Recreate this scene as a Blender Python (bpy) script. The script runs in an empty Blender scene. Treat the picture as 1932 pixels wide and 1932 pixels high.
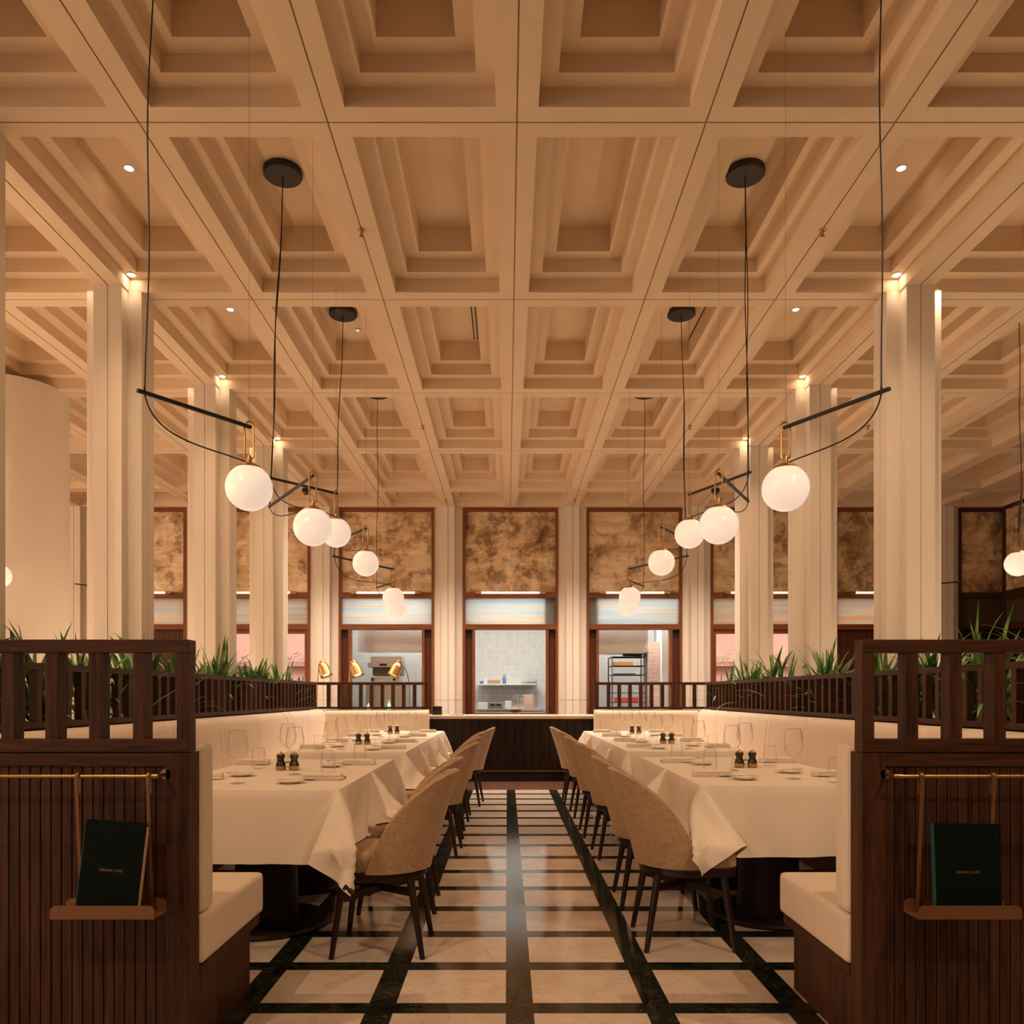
import bpy, bmesh, math, random
import numpy as np
from mathutils import Vector, Matrix
random.seed(7); rng = np.random.default_rng(5)
S = bpy.context.scene
COL = S.collection
PI = math.pi
F, VX, VY, HC = 1500.0, 957.0, 1312.0, 1.2      # lens in px, straight-ahead point, eye height
H = 3.25 + HC                                    # underside of ceiling ribs
XC = 0.06                                        # axis of the room

# ------------------------------------------------------------------ helpers
def link(o): COL.objects.link(o); return o

class B:
    """collects shapes, builds one mesh object"""
    def __init__(s): s.bm = bmesh.new(); s.mi = 0
    def box(s, x0, x1, y0, y1, z0, z1, bev=0, seg=2):
        t = bmesh.new()
        v = [t.verts.new(p) for p in ((x0,y0,z0),(x1,y0,z0),(x1,y1,z0),(x0,y1,z0),(x0,y0,z1),(x1,y0,z1),(x1,y1,z1),(x0,y1,z1))]
        for q in ((0,3,2,1),(4,5,6,7),(0,1,5,4),(1,2,6,5),(2,3,7,6),(3,0,4,7)): t.faces.new([v[i] for i in q])
        if bev: bmesh.ops.bevel(t, geom=t.edges[:], offset=bev, segments=seg, profile=.6, affect='EDGES')
        return s.add(t)
    def add(s, t, M=None):
        if M is not None: t.transform(M)
        mp = {}
        for v in t.verts: mp[v] = s.bm.verts.new(v.co)
        for f in t.faces:
            try:
                g = s.bm.faces.new([mp[v] for v in f.verts]); g.material_index = s.mi; g.smooth = f.smooth
            except ValueError: pass
        t.free(); return s
    def quad(s, *p):
        f = s.bm.faces.new([s.bm.verts.new(q) for q in p]); f.material_index = s.mi; return s
    def grid(s, P, closed_u=False, closed_v=False):
        """P[i][j] points -> quads"""
        n, m = len(P), len(P[0])
        V = [[s.bm.verts.new(p) for p in r] for r in P]
        for i in range(n if closed_u else n-1):
            for j in range(m if closed_v else m-1):
                f = s.bm.faces.new((V[i][j], V[(i+1)%n][j], V[(i+1)%n][(j+1)%m], V[i][(j+1)%m])); f.smooth = True; f.material_index = s.mi
        return V
    def lathe(s, prof, seg=24, c=(0,0,0), M=None):
        """prof: (r, z)"""
        P = []
        for k in range(seg):
            a = 2*PI*k/seg
            P.append([Vector((r*math.cos(a), r*math.sin(a), z)) for r, z in prof])
        if M is not None: P = [[M @ p for p in r] for r in P]
        P = [[p + Vector(c) for p in r] for r in P]
        V = s.grid(P, closed_u=True)
        for j, e in ((0, 1), (len(prof)-1, 0)):
            if prof[j][0] > 1e-5:
                ring = [V[k][j] for k in range(seg)]
                if e == 0: ring.reverse()
                try: f = s.bm.faces.new(ring[::-1]); f.material_index = s.mi
                except ValueError: pass
        return s
    def tube(s, pts, r, seg=8, r1=None, cap=True):
        pts = [Vector(p) for p in pts]; n = len(pts); P = []
        up = Vector((0,0,1)); u = None
        for i, p in enumerate(pts):
            d = (pts[min(i+1, n-1)] - pts[max(i-1, 0)]).normalized()
            if u is None: u = d.cross(up); u = u.normalized() if u.length > .05 else Vector((1,0,0))
            u = (u - d*u.dot(d)).normalized(); w = d.cross(u)
            rr = r if r1 is None else r + (r1-r)*i/(n-1)
            P.append([p + (u*math.cos(2*PI*k/seg) + w*math.sin(2*PI*k/seg))*rr for k in range(seg)])
        V = s.grid(P, closed_v=True)
        if cap:
            for row in (V[0], V[-1][::-1]):
                try: s.bm.faces.new(row).material_index = s.mi
                except ValueError: pass
        return s
    def bar(s, a, b, w, h, bev=0):
        a, b = Vector(a), Vector(b); L = (b-a).length
        t = B().box(-w/2, w/2, -h/2, h/2, 0, L, bev, 1).bm
        q = (b-a).to_track_quat('Z', 'Y').to_matrix().to_4x4()
        return s.add(t, Matrix.Translation(a) @ q)
    def prism(s, poly, z0, z1):
        """poly counter-clockwise in xy"""
        a = [s.bm.verts.new((x, y, z0)) for x, y in poly]; b = [s.bm.verts.new((x, y, z1)) for x, y in poly]
        n = len(poly)
        for f in [s.bm.faces.new(a[::-1]), s.bm.faces.new(b)] + [s.bm.faces.new((a[i], a[(i+1)%n], b[(i+1)%n], b[i])) for i in range(n)]:
            f.material_index = s.mi
        return s
    def build(s, name, mats, parent=None, smooth=False, world=True, weld=False):
        if weld: bmesh.ops.remove_doubles(s.bm, verts=s.bm.verts[:], dist=1e-5)
        if not isinstance(mats, (list, tuple)): mats = [mats]
        if parent is not None and world:
            L = Vector(parent.location); q = parent
            while q.parent is not None: q = q.parent; L = L + q.location
            for v in s.bm.verts: v.co -= L
        bmesh.ops.recalc_face_normals(s.bm, faces=s.bm.faces[:])
        me = bpy.data.meshes.new(name); s.bm.to_mesh(me); s.bm.free()
        if smooth:
            for p in me.polygons: p.use_smooth = True
            try: me.set_sharp_from_angle(angle=math.radians(40))
            except Exception: pass
        for m in mats: me.materials.append(m)
        o = bpy.data.objects.new(name, me)
        if parent is not None: o.parent = parent
        return link(o)

def tag(o, label, cat, group=None, kind=None):
    o['label'] = label; o['category'] = cat
    if group: o['group'] = group
    if kind: o['kind'] = kind
    return o
def thing(name, label, cat, loc=(0,0,0), rz=0, group=None, kind=None):
    o = bpy.data.objects.new(name, None); o.empty_display_size = .1
    o.location = loc; o.rotation_euler = (0,0,rz); link(o)
    return tag(o, label, cat, group, kind)
def struct(o, label=None, cat=None):
    o['kind'] = 'structure'
    if label: o['label'] = label; o['category'] = cat
    return o
def dup(root, loc, rz, label, group=None, scale=None):
    r = root.copy(); COL.objects.link(r); r.location = loc; r.rotation_euler = (0,0,rz)
    if scale: r.scale = scale
    r['label'] = label
    if group: r['group'] = group
    for ch in list(root.children):
        c = ch.copy(); COL.objects.link(c); c.parent = r
        for g in list(ch.children):
            d = g.copy(); COL.objects.link(d); d.parent = c
    return r

# ------------------------------------------------------------------ materials
def new_mat(name):
    m = bpy.data.materials.new(name); m.use_nodes = True
    nt = m.node_tree; return m, nt, nt.nodes['Principled BSDF'], nt.nodes['Material Output']
def N(nt, t, **k):
    n = nt.nodes.new(t)
    for a, b in k.items():
        if a in n.inputs: n.inputs[a].default_value = b
        else: setattr(n, a, b)
    return n
def srgb(r, g, b):
    f = lambda c: (c/255/12.92) if c/255 <= .04045 else ((c/255+.055)/1.055)**2.4
    return (f(r), f(g), f(b), 1)
def coords(nt, scale=(1,1,1), kind='world'):
    if kind == 'world':
        g = N(nt, 'ShaderNodeNewGeometry').outputs['Position']
    else: g = N(nt, 'ShaderNodeTexCoord').outputs['Object']
    mp = N(nt, 'ShaderNodeMapping'); mp.inputs['Scale'].default_value = scale
    nt.links.new(g, mp.inputs['Vector']); return mp.outputs['Vector']
def ramp(nt, src, stops):
    r = N(nt, 'ShaderNodeValToRGB'); cr = r.color_ramp
    while len(cr.elements) < len(stops): cr.elements.new(.5)
    for e, (p, c) in zip(cr.elements, stops): e.position = p; e.color = c
    nt.links.new(src, r.inputs['Fac']); return r.outputs['Color']
def simple(name, c, rough=.5, metal=0, var=.06, sc=40, bump=0, coat=0, stretch=(1,1,1), kind='object', **kw):
    m, nt, p, _ = new_mat(name)
    v = coords(nt, tuple(sc*q for q in stretch), kind)
    n = N(nt, 'ShaderNodeTexNoise', Scale=1.0, Detail=4.0); nt.links.new(v, n.inputs['Vector'])
    a = tuple(max(0, q*(1-var)) for q in c[:3])+(1,); b = tuple(min(1, q*(1+var)) for q in c[:3])+(1,)
    nt.links.new(ramp(nt, n.outputs['Fac'], [(.3, a), (.7, b)]), p.inputs['Base Color'])
    p.inputs['Roughness'].default_value = rough; p.inputs['Metallic'].default_value = metal
    if coat: p.inputs['Coat Weight'].default_value = coat
    if bump:
        bn = N(nt, 'ShaderNodeBump', Strength=bump, Distance=.002)
        nt.links.new(n.outputs['Fac'], bn.inputs['Height']); nt.links.new(bn.outputs['Normal'], p.inputs['Normal'])
    for k, x in kw.items(): p.inputs[k].default_value = x
    return m
def emit(name, c, s):
    m, nt, p, _ = new_mat(name)
    p.inputs['Base Color'].default_value = (*c[:3], 1); p.inputs['Roughness'].default_value = .25
    p.inputs['Emission Color'].default_value = (*c[:3], 1); p.inputs['Emission Strength'].default_value = s
    return m
def wood(name, c0, c1, axis, rough=.5, sc=1.0):
    m, nt, p, _ = new_mat(name); p.inputs['Specular IOR Level'].default_value = .22
    st = {'x': (1.4, 28, 28), 'y': (28, 1.4, 28), 'z': (28, 28, 1.4)}[axis]
    v = coords(nt, tuple(q*sc for q in st))
    n = N(nt, 'ShaderNodeTexNoise', Scale=1.0, Detail=7.0, Roughness=.62, Distortion=.6); nt.links.new(v, n.inputs['Vector'])
    n2 = N(nt, 'ShaderNodeTexNoise', Scale=5.0, Detail=3.0); nt.links.new(v, n2.inputs['Vector'])
    mx = N(nt, 'ShaderNodeMix'); mx.data_type = 'FLOAT'; mx.inputs[0].default_value = .35
    nt.links.new(n.outputs['Fac'], mx.inputs[2]); nt.links.new(n2.outputs['Fac'], mx.inputs[3])
    nt.links.new(ramp(nt, mx.outputs[0], [(.36, c0), (.66, c1)]), p.inputs['Base Color'])
    p.inputs['Roughness'].default_value = rough
    bn = N(nt, 'ShaderNodeBump', Strength=.12, Distance=.001)
    nt.links.new(mx.outputs[0], bn.inputs['Height']); nt.links.new(bn.outputs['Normal'], p.inputs['Normal'])
    return m
def fabric(name, c, var=.08, sc=420, rough=.95, bump=.35, big=.04):
    m, nt, p, _ = new_mat(name)
    def wv(st):
        v = coords(nt, st, 'object'); n = N(nt, 'ShaderNodeTexNoise', Scale=1.0, Detail=2.0); nt.links.new(v, n.inputs['Vector']); return n.outputs['Fac']
    a = wv((sc, sc, sc*.12)); b = wv((sc*.12, sc*.12, sc))
    ad = N(nt, 'ShaderNodeMath', operation='ADD'); nt.links.new(a, ad.inputs[0]); nt.links.new(b, ad.inputs[1])
    big_n = N(nt, 'ShaderNodeTexNoise', Scale=3.0, Detail=3.0); nt.links.new(coords(nt, (1,1,1), 'object'), big_n.inputs['Vector'])
    hf = N(nt, 'ShaderNodeMath', operation='MULTIPLY'); hf.inputs[1].default_value = .5; nt.links.new(ad.outputs[0], hf.inputs[0])
    mx = N(nt, 'ShaderNodeMix'); mx.data_type = 'FLOAT'; mx.inputs[0].default_value = .25
    nt.links.new(hf.outputs[0], mx.inputs[2]); nt.links.new(big_n.outputs['Fac'], mx.inputs[3])
    lo = tuple(q*(1-var) for q in c[:3])+(1,); hi = tuple(min(1, q*(1+var)) for q in c[:3])+(1,)
    nt.links.new(ramp(nt, mx.outputs[0], [(.38, lo), (.62, hi)]), p.inputs['Base Color'])
    p.inputs['Roughness'].default_value = rough; p.inputs['Sheen Weight'].default_value = .15
    bn = N(nt, 'ShaderNodeBump', Strength=bump, Distance=.0012)
    nt.links.new(hf.outputs[0], bn.inputs['Height']); nt.links.new(bn.outputs['Normal'], p.inputs['Normal'])
    return m

M = {}
M['plaster'] = simple('cream_plaster', (.78,.63,.46), .85, var=.03, sc=2.2, bump=0, kind='world')
M['column'] = simple('cream_concrete', (.78,.715,.63), .8, var=.015, sc=5, stretch=(6,6,.5), kind='world')
M['joint'] = simple('dark_joint', (.60,.42,.27), .9)
M['blackjoint'] = simple('black_track', (.02,.018,.015), .5)
W0, W1 = (.026,.0095,.0046,1), (.104,.041,.0200,1)
for ax in 'xyz': M['wood'+ax] = wood('walnut_'+ax, W0, W1, ax)
R0, R1 = (.13,.042,.016,1), (.29,.102,.038,1)
for ax in 'xz': M['red'+ax] = wood('red_mahogany_'+ax, R0, R1, ax, .4)
M['redpanel'] = wood('dark_mahogany_panel', (.055,.016,.009,1), (.11,.034,.016,1), 'z', .45)
M['darkwood'] = wood('ebonised_wood', (.012,.007,.006,1), (.035,.018,.013,1), 'z', .4)
M['legs'] = simple('dark_stained_beech', (.022,.009,.007), .35, var=.2)
M['cream'] = fabric('cream_leather', (.80,.69,.57), .02, 160, .55, .08)
M['linen'] = fabric('white_tablecloth_linen', (.86,.78,.68), .03, 500, .9, .2)
M['napkin'] = fabric('white_napkin_linen', (.84,.76,.66), .03, 500, .9, .2)
M['tweed'] = fabric('tan_woven_upholstery', (.44,.295,.18), .24, 210, .95, .6)
M['brass'] = simple('satin_brass', (.54,.34,.145), .38, 1, var=.05)
M['copper'] = simple('bronzed_copper', (.27,.125,.055), .42, .55, var=.08)
M['black'] = simple('matt_black_metal', (.010,.009,.009), .45, var=.2)
M['cord'] = simple('black_rubber', (.008,.007,.007), .6)
M['steel'] = simple('brushed_steel', (.62,.60,.57), .28, 1, var=.08, stretch=(1,1,12))
M['silver'] = simple('polished_cutlery_steel', (.75,.66,.55), .16, 1)
M['china'] = simple('glazed_white_china', (.88,.82,.74), .3)
M['white'] = simple('white_paint', (.82,.82,.80), .6)
M['green'] = simple('dark_green_cover', (.0016,.0055,.0042), .8, var=.1, **{'Specular IOR Level': .12})
M['page'] = simple('cream_pages', (.50,.34,.21), .8)
M['teal'] = simple('teal_page_edge', (.008,.085,.075), .6)
M['gold'] = simple('gold_foil', (.45,.24,.11), .5, .6)
M['soil'] = simple('dark_soil', (.02,.014,.01), .95)
M['globe'] = emit('lit_opal_glass', (.87,.72,.585), .40)
M['lampwhite'] = emit('lit_lamp_lens', (1,.86,.70), 14)
M['tubelight'] = emit('lit_tube', (1,.80,.60), .75)
M['bulb'] = emit('lamp_bulb', (1,.84,.74), .6)
M['led'] = emit('green_led', (.1,1,.6), 2)
M['blackpep'] = simple('black_turned_wood', (.008,.006,.006), .3, coat=.3)
M['wire'] = simple('thin_steel_wire', (.30,.20,.12), .5, .5)

def glass(name, c=(1,1,1), rough=0, ior=1.45):
    m, nt, p, _ = new_mat(name)
    p.inputs['Base Color'].default_value = (*c, 1); p.inputs['Roughness'].default_value = rough
    p.inputs['IOR'].default_value = ior; p.inputs['Transmission Weight'].default_value = 1
    return m
def thin_glass(name, tint, ior):
    m, nt, p, out = new_mat(name); nt.nodes.remove(p)
    tr = N(nt, 'ShaderNodeBsdfTransparent'); tr.inputs['Color'].default_value = (*tint, 1)
    gl = N(nt, 'ShaderNodeBsdfGlossy', Roughness=.09); lw = N(nt, 'ShaderNodeLayerWeight', Blend=.5); r0 = (ior-1)**2; fr = N(nt, 'ShaderNodeMapRange'); pw = N(nt, 'ShaderNodeMath', operation='POWER'); pw.inputs[1].default_value = 2.6; nt.links.new(lw.outputs['Facing'], pw.inputs[0]); nt.links.new(pw.outputs[0], fr.inputs[0]); fr.inputs[3].default_value = .022; fr.inputs[4].default_value = 1.0
    mx = N(nt, 'ShaderNodeMixShader'); nt.links.new(fr.outputs[0], mx.inputs[0]); nt.links.new(tr.outputs[0], mx.inputs[1]); nt.links.new(gl.outputs[0], mx.inputs[2])
    nt.links.new(mx.outputs[0], out.inputs['Surface']); return m
M['glass'] = thin_glass('clear_wine_glass', (.993,.993,.99), 1.22)
M['pane'] = thin_glass('window_glass', (.95,.97,.96), 1.3)
def frosted(name, c):
    m, nt, p, out = new_mat(name)
    tr = N(nt, 'ShaderNodeBsdfTranslucent'); tr.inputs['Color'].default_value = c
    nt.links.new(tr.outputs[0], nt.nodes.new('ShaderNodeAddShader').inputs[0])
    mx = N(nt, 'ShaderNodeMixShader'); mx.inputs[0].default_value = .2
    v = coords(nt, (.35,.35,15)); n = N(nt, 'ShaderNodeTexNoise', Scale=1.0, Detail=2.0); nt.links.new(v, n.inputs['Vector'])
    nt.links.new(ramp(nt, n.outputs['Fac'], [(.36, (.66,.56,.44,1)), (.5, (.68,.70,.69,1)), (.66, (.48,.60,.68,1))]), tr.inputs['Color'])
    p.inputs['Base Color'].default_value = (.75,.78,.78,1); p.inputs['Roughness'].default_value = .22
    nt.links.new(tr.outputs[0], mx.inputs[1]); nt.links.new(p.outputs[0], mx.inputs[2]); nt.links.new(mx.outputs[0], out.inputs['Surface'])
    return m
M['frost'] = frosted('frosted_banded_glass', (.8,.84,.86,1))
def leaf_mat():
    m, nt, p, _ = new_mat('green_leaf')
    v = coords(nt, (9,9,9)); n = N(nt, 'ShaderNodeTexNoise', Scale=1.0, Detail=2.0); nt.links.new(v, n.inputs['Vector'])
    nt.links.new(ramp(nt, n.outputs['Fac'], [(.32, (.018,.07,.014,1)), (.5, (.06,.20,.035,1)), (.68, (.26,.36,.10,1))]), p.inputs['Base Color'])
    p.inputs['Roughness'].default_value = .42
    return m
M['leaf'] = leaf_mat()
def mirror_mat(name, seed, dark):
    """antique mirror: silver-gold ground with brown foxing"""
    m, nt, p, _ = new_mat(name)
    g = N(nt, 'ShaderNodeNewGeometry').outputs['Position']
    def noise(scale, st, det=6, off=0., dist=0.):
        mp = N(nt, 'ShaderNodeMapping'); mp.inputs['Scale'].default_value = st; mp.inputs['Location'].default_value = (seed*3.7+off, 0, seed*1.3)
        nt.links.new(g, mp.inputs['Vector'])
        n = N(nt, 'ShaderNodeTexNoise', Scale=scale, Detail=float(det), Roughness=.68, Distortion=dist); nt.links.new(mp.outputs[0], n.inputs['Vector']); return n.outputs['Fac']
    a = noise(1.25, (1,1,1.5), 10, 0, .8); b = noise(4.6, (1,1,1), 10, 5); c = noise(2.2, (.35,1,3.0), 3, 9)
    base = ramp(nt, a, [(.34, (.30,.17,.07,1)), (.45, (.68,.49,.27,1)), (.54, (.90,.70,.45,1)), (.65, (.95,.85,.68,1))])
    spots = ramp(nt, b, [(.36+dark, (.16,.09,.04,1)), (.49+dark, (1,1,1,1))])
    mk = N(nt, 'ShaderNodeMix'); mk.data_type = 'RGBA'; mk.blend_type = 'MULTIPLY'; mk.inputs[0].default_value = .72
    nt.links.new(base, mk.inputs[6]); nt.links.new(spots, mk.inputs[7])
    m2 = N(nt, 'ShaderNodeMix'); m2.data_type = 'RGBA'; m2.blend_type = 'MULTIPLY'; m2.inputs[0].default_value = .35
    nt.links.new(mk.outputs[2], m2.inputs[6]); nt.links.new(ramp(nt, c, [(.42, (.5,.4,.3,1)), (.55, (1,1,1,1))]), m2.inputs[7])
    nt.links.new(m2.outputs[2], p.inputs['Base Color'])
    p.inputs['Coat Weight'].default_value = .6; p.inputs['Coat Roughness'].default_value = .04; p.inputs['Coat IOR'].default_value = 1.9
    nt.links.new(ramp(nt, a, [(.4, (.6,)*3+(1,)), (.6, (.4,)*3+(1,))]), p.inputs['Roughness'])
    return m
for i in range(9): M['mir%d' % i] = mirror_mat('antique_mirror_%s' % 'abcdefghi'[i], i, [0,.02,-.02,.03,.04,0,.01,.03,.02][i])

def floor_mat():
    """white marble slabs in a lattice of dark green marble bands"""
    m, nt, p, _ = new_mat('marble_lattice_floor')
    g = N(nt, 'ShaderNodeNewGeometry').outputs['Position']; sp = N(nt, 'ShaderNodeSeparateXYZ'); nt.links.new(g, sp.inputs[0])
    def math_(op, a, b=None, c=None):
        n = N(nt, 'ShaderNodeMath', operation=op)
        for i, x in enumerate((a, b, c)):
            if x is None: continue
            if isinstance(x, (int, float)): n.inputs[i].default_value = x
            else: nt.links.new(x, n.inputs[i])
        return n.outputs[0]
    def band(co, off, per, w):   # 1 inside the dark band
        t = math_('MODULO', math_('ADD', co, 100*per - off + per/2), per)
        return math_('LESS_THAN', math_('ABSOLUTE', math_('SUBTRACT', t, per/2)), w/2)
    bx = band(sp.outputs['X'], .0474, .5325, .104); by = band(sp.outputs['Y'], 3.051, .4735, .100)
    isb = math_('MAXIMUM', bx, by)
    # hairline joints
    jx = band(sp.outputs['X'], .0474+.052, .5325, .003); jx2 = band(sp.outputs['X'], .0474-.052, .5325, .003)
    jy = band(sp.outputs['Y'], 3.051+.05, .4735, .003); jy2 = band(sp.outputs['Y'], 3.051-.05, .4735, .003)
    j = math_('MAXIMUM', math_('MAXIMUM', jx, jx2), math_('MAXIMUM', jy, jy2))
    # per-slab value
    cell = math_('ADD', math_('MULTIPLY', math_('FLOOR', math_('DIVIDE', math_('SUBTRACT', sp.outputs['X'], .0474), .5325)), 12.7),
                 math_('MULTIPLY', math_('FLOOR', math_('DIVIDE', math_('SUBTRACT', sp.outputs['Y'], 3.051), .4735)), 4.3))
    wn = N(nt, 'ShaderNodeTexWhiteNoise'); wn.noise_dimensions = '1D'; nt.links.new(cell, wn.inputs['W'])
    def veins(scale, dist, width, off):
        mp = N(nt, 'ShaderNodeMapping'); nt.links.new(g, mp.inputs['Vector'])
        mp.inputs['Location'].default_value = (off, off*.7, 0)
        cv = N(nt, 'ShaderNodeCombineXYZ'); nt.links.new(cell, cv.inputs['Z'])
        av = N(nt, 'ShaderNodeVectorMath', operation='ADD'); nt.links.new(mp.outputs[0], av.inputs[0]); nt.links.new(cv.outputs[0], av.inputs[1])
        n = N(nt, 'ShaderNodeTexNoise', Scale=scale, Detail=8.0, Roughness=.62, Distortion=dist); nt.links.new(av.outputs[0], n.inputs['Vector'])
        return math_('MULTIPLY_ADD', math_('ABSOLUTE', math_('SUBTRACT', n.outputs['Fac'], .5)), 1/width, 0), n.outputs['Fac']
    v1, n1 = veins(3.4, 1.9, .016, 0); v2, n2 = veins(5., 1.2, .03, 4)
    white = ramp(nt, v1, [(0, (.52,.40,.32,1)), (.20, (.72,.62,.53,1)), (1, (.80,.705,.62,1))])
    cloud = ramp(nt, n2, [(.35, (.88,.85,.82,1)), (.65, (1,1,1,1))])
    mw = N(nt, 'ShaderNodeMix'); mw.data_type = 'RGBA'; mw.blend_type = 'MULTIPLY'; mw.inputs[0].default_value = 1
    nt.links.new(white, mw.inputs[6]); nt.links.new(cloud, mw.inputs[7])
    tone = ramp(nt, wn.outputs['Value'], [(0, (.82,.80,.78,1)), (1, (1.0,1.0,1.0,1))])
    mt = N(nt, 'ShaderNodeMix'); mt.data_type = 'RGBA'; mt.blend_type = 'MULTIPLY'; mt.inputs[0].default_value = 1
    nt.links.new(mw.outputs[2], mt.inputs[6]); nt.links.new(tone, mt.inputs[7])
    v3, n3 = veins(3.2, 2.4, .010, 9); 
    dark = ramp(nt, n3, [(.35, (.006,.008,.006,1)), (.6, (.018,.024,.017,1)), (.72, (.075,.08,.05,1))])
    vn = ramp(nt, v3, [(0, (.20,.18,.11,1)), (.6, (0,0,0,1))])
    md = N(nt, 'ShaderNodeMix'); md.data_type = 'RGBA'; md.blend_type = 'ADD'; md.inputs[0].default_value = .6
    nt.links.new(dark, md.inputs[6]); nt.links.new(vn, md.inputs[7])
    mx = N(nt, 'ShaderNodeMix'); mx.data_type = 'RGBA'; nt.links.new(isb, mx.inputs[0])
    nt.links.new(mt.outputs[2], mx.inputs[6]); nt.links.new(md.outputs[2], mx.inputs[7])
    mj = N(nt, 'ShaderNodeMix'); mj.data_type = 'RGBA'; nt.links.new(math_('MULTIPLY', j, .7), mj.inputs[0])
    nt.links.new(mx.outputs[2], mj.inputs[6]); mj.inputs[7].default_value = (.03,.02,.015,1)
    nt.links.new(mj.outputs[2], p.inputs['Base Color'])
    nt.links.new(ramp(nt, n2, [(.3, (.09,)*3+(1,)), (.7, (.14,)*3+(1,))]), p.inputs['Roughness'])
    p.inputs['IOR'].default_value = 1.65
    return m
M['floor'] = floor_mat()
def brick_mat(name, c1, c2, mort, w, h, rough=.5, off=.5, msz=.004, vert='xy', bias=0.):
    m, nt, p, _ = new_mat(name)
    g = N(nt, 'ShaderNodeNewGeometry').outputs['Position']
    sp = N(nt, 'ShaderNodeSeparateXYZ'); nt.links.new(g, sp.inputs[0]); cb = N(nt, 'ShaderNodeCombineXYZ')
    nt.links.new(sp.outputs[vert[0].upper()], cb.inputs[0]); nt.links.new(sp.outputs[vert[1].upper()], cb.inputs[1])
    b = N(nt, 'ShaderNodeTexBrick'); b.offset = off; nt.links.new(cb.outputs[0], b.inputs['Vector'])
    b.inputs['Color1'].default_value = c1; b.inputs['Color2'].default_value = c2; b.inputs['Mortar'].default_value = mort
    b.inputs['Scale'].default_value = 1; b.inputs['Brick Width'].default_value = w; b.inputs['Row Height'].default_value = h
    b.inputs['Mortar Size'].default_value = msz; b.inputs['Mortar Smooth'].default_value = .3
    nt.links.new(b.outputs['Color'], p.inputs['Base Color']); p.inputs['Roughness'].default_value = rough
    bn = N(nt, 'ShaderNodeBump', Strength=.4, Distance=.003); bn.invert = True
    nt.links.new(b.outputs['Fac'], bn.inputs['Height']); nt.links.new(bn.outputs['Normal'], p.inputs['Normal'])
    return m
M['terracotta'] = brick_mat('terracotta_tiles', (.058,.019,.009,1), (.09,.03,.015,1), (.13,.065,.04,1), .2, .2, .45, 0)
M['whitetile'] = brick_mat('white_wall_tiles', (.66,.67,.65,1), (.74,.75,.73,1), (.86,.86,.84,1), .06, .12, .12, 0, .003, 'xz')
M['pinkbrick'] = brick_mat('pink_brick', (.62,.40,.33,1), (.72,.50,.42,1), (.75,.66,.58,1), .22, .075, .8, .5, .006, 'xz')
M['facade'] = simple('pink_render', (.52,.36,.39), .9, var=.08, sc=1, kind='world')
M['counterstone'] = simple('pale_counter_stone', (.70,.55,.42), .3, var=.08, sc=6, kind='world')

# ------------------------------------------------------------------ floor, ceiling
b = B(); b.quad((-14,-8,0),(14,-8,0),(14,10.1,0),(-14,10.1,0)); b.quad((-14,10.1,-.1),(-14,10.1,0),(14,10.1,0),(14,10.1,-.1))
struct(b.build('floor', M['floor']), 'white marble slab floor framed by dark green marble bands', 'floor')
b = B(); b.quad((-14,10.1,0),(14,10.1,0),(14,24,0),(-14,24,0)); 
o = struct(b.build('trim_1', M['terracotta']), 'strip of brown terracotta tiles in front of the dark counter', 'floor tiles')

GX = lambda k: .055 + 1.0725*k
GY = [4.51 + 2.02*m for m in range(-6, 5)] + [13.78]
RIB = .114; g2 = .0045
Z1, Z2, Z3 = H + .0334*3.25, H + .0657*3.25, H + .1267*3.25
b = B()
def ring(x0, x1, y0, y1, X0, X1, Y0, Y1, z):      # soffit ring between outer (lower-case) and inner rectangles
    b.quad((x0,y0,z),(x1,y0,z),(X1,Y0,z),(X0,Y0,z)); b.quad((x1,y0,z),(x1,y1,z),(X1,Y1,z),(X1,Y0,z))
    b.quad((x1,y1,z),(x0,y1,z),(X0,Y1,z),(X1,Y1,z)); b.quad((x0,y1,z),(x0,y0,z),(X0,Y0,z),(X0,Y1,z))
def riser(x0, x1, y0, y1, z0, z1):
    b.quad((x0,y0,z0),(x1,y0,z0),(x1,y0,z1),(x0,y0,z1)); b.quad((x1,y0,z0),(x1,y1,z0),(x1,y1,z1),(x1,y0,z1))
    b.quad((x1,y1,z0),(x0,y1,z0),(x0,y1,z1),(x1,y1,z1)); b.quad((x0,y1,z0),(x0,y0,z0),(x0,y0,z1),(x0,y1,z1))
KR = range(-12, 12)
for k in KR:
    for r in range(len(GY)-1):
        x0, x1, y0, y1 = GX(k)+g2, GX(k+1)-g2, GY[r]+g2, GY[r+1]-g2
        b.mi = 0
        a = [(x0, x1, y0, y1)]
        for d in (RIB, .105, .105):
            q = a[-1]; a.append((q[0]+d, q[1]-d, q[2]+d, q[3]-d))
        ring(*a[0], *a[1], H); riser(*a[1], H, Z1); ring(*a[1], *a[2], Z1); riser(*a[2], Z1, Z2)
        ring(*a[2], *a[3], Z2); riser(*a[3], Z2, Z3)
        q = a[3]; b.quad((q[0],q[2],Z3),(q[1],q[2],Z3),(q[1],q[3],Z3),(q[0],q[3],Z3))
        b.mi = 1; riser(*a[0], H, H+.012)
for k in list(KR)+[12]:
    b.mi = 2 if k in (-3, 3) else 1
    b.quad((GX(k)-g2,GY[0],H+.009),(GX(k)+g2,GY[0],H+.009),(GX(k)+g2,GY[-1],H+.009),(GX(k)-g2,GY[-1],H+.009))
b.mi = 1
for y in GY: b.quad((GX(-12),y-g2,H+.009),(GX(12),y-g2,H+.009),(GX(12),y+g2,H+.009),(GX(-12),y+g2,H+.009))
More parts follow.
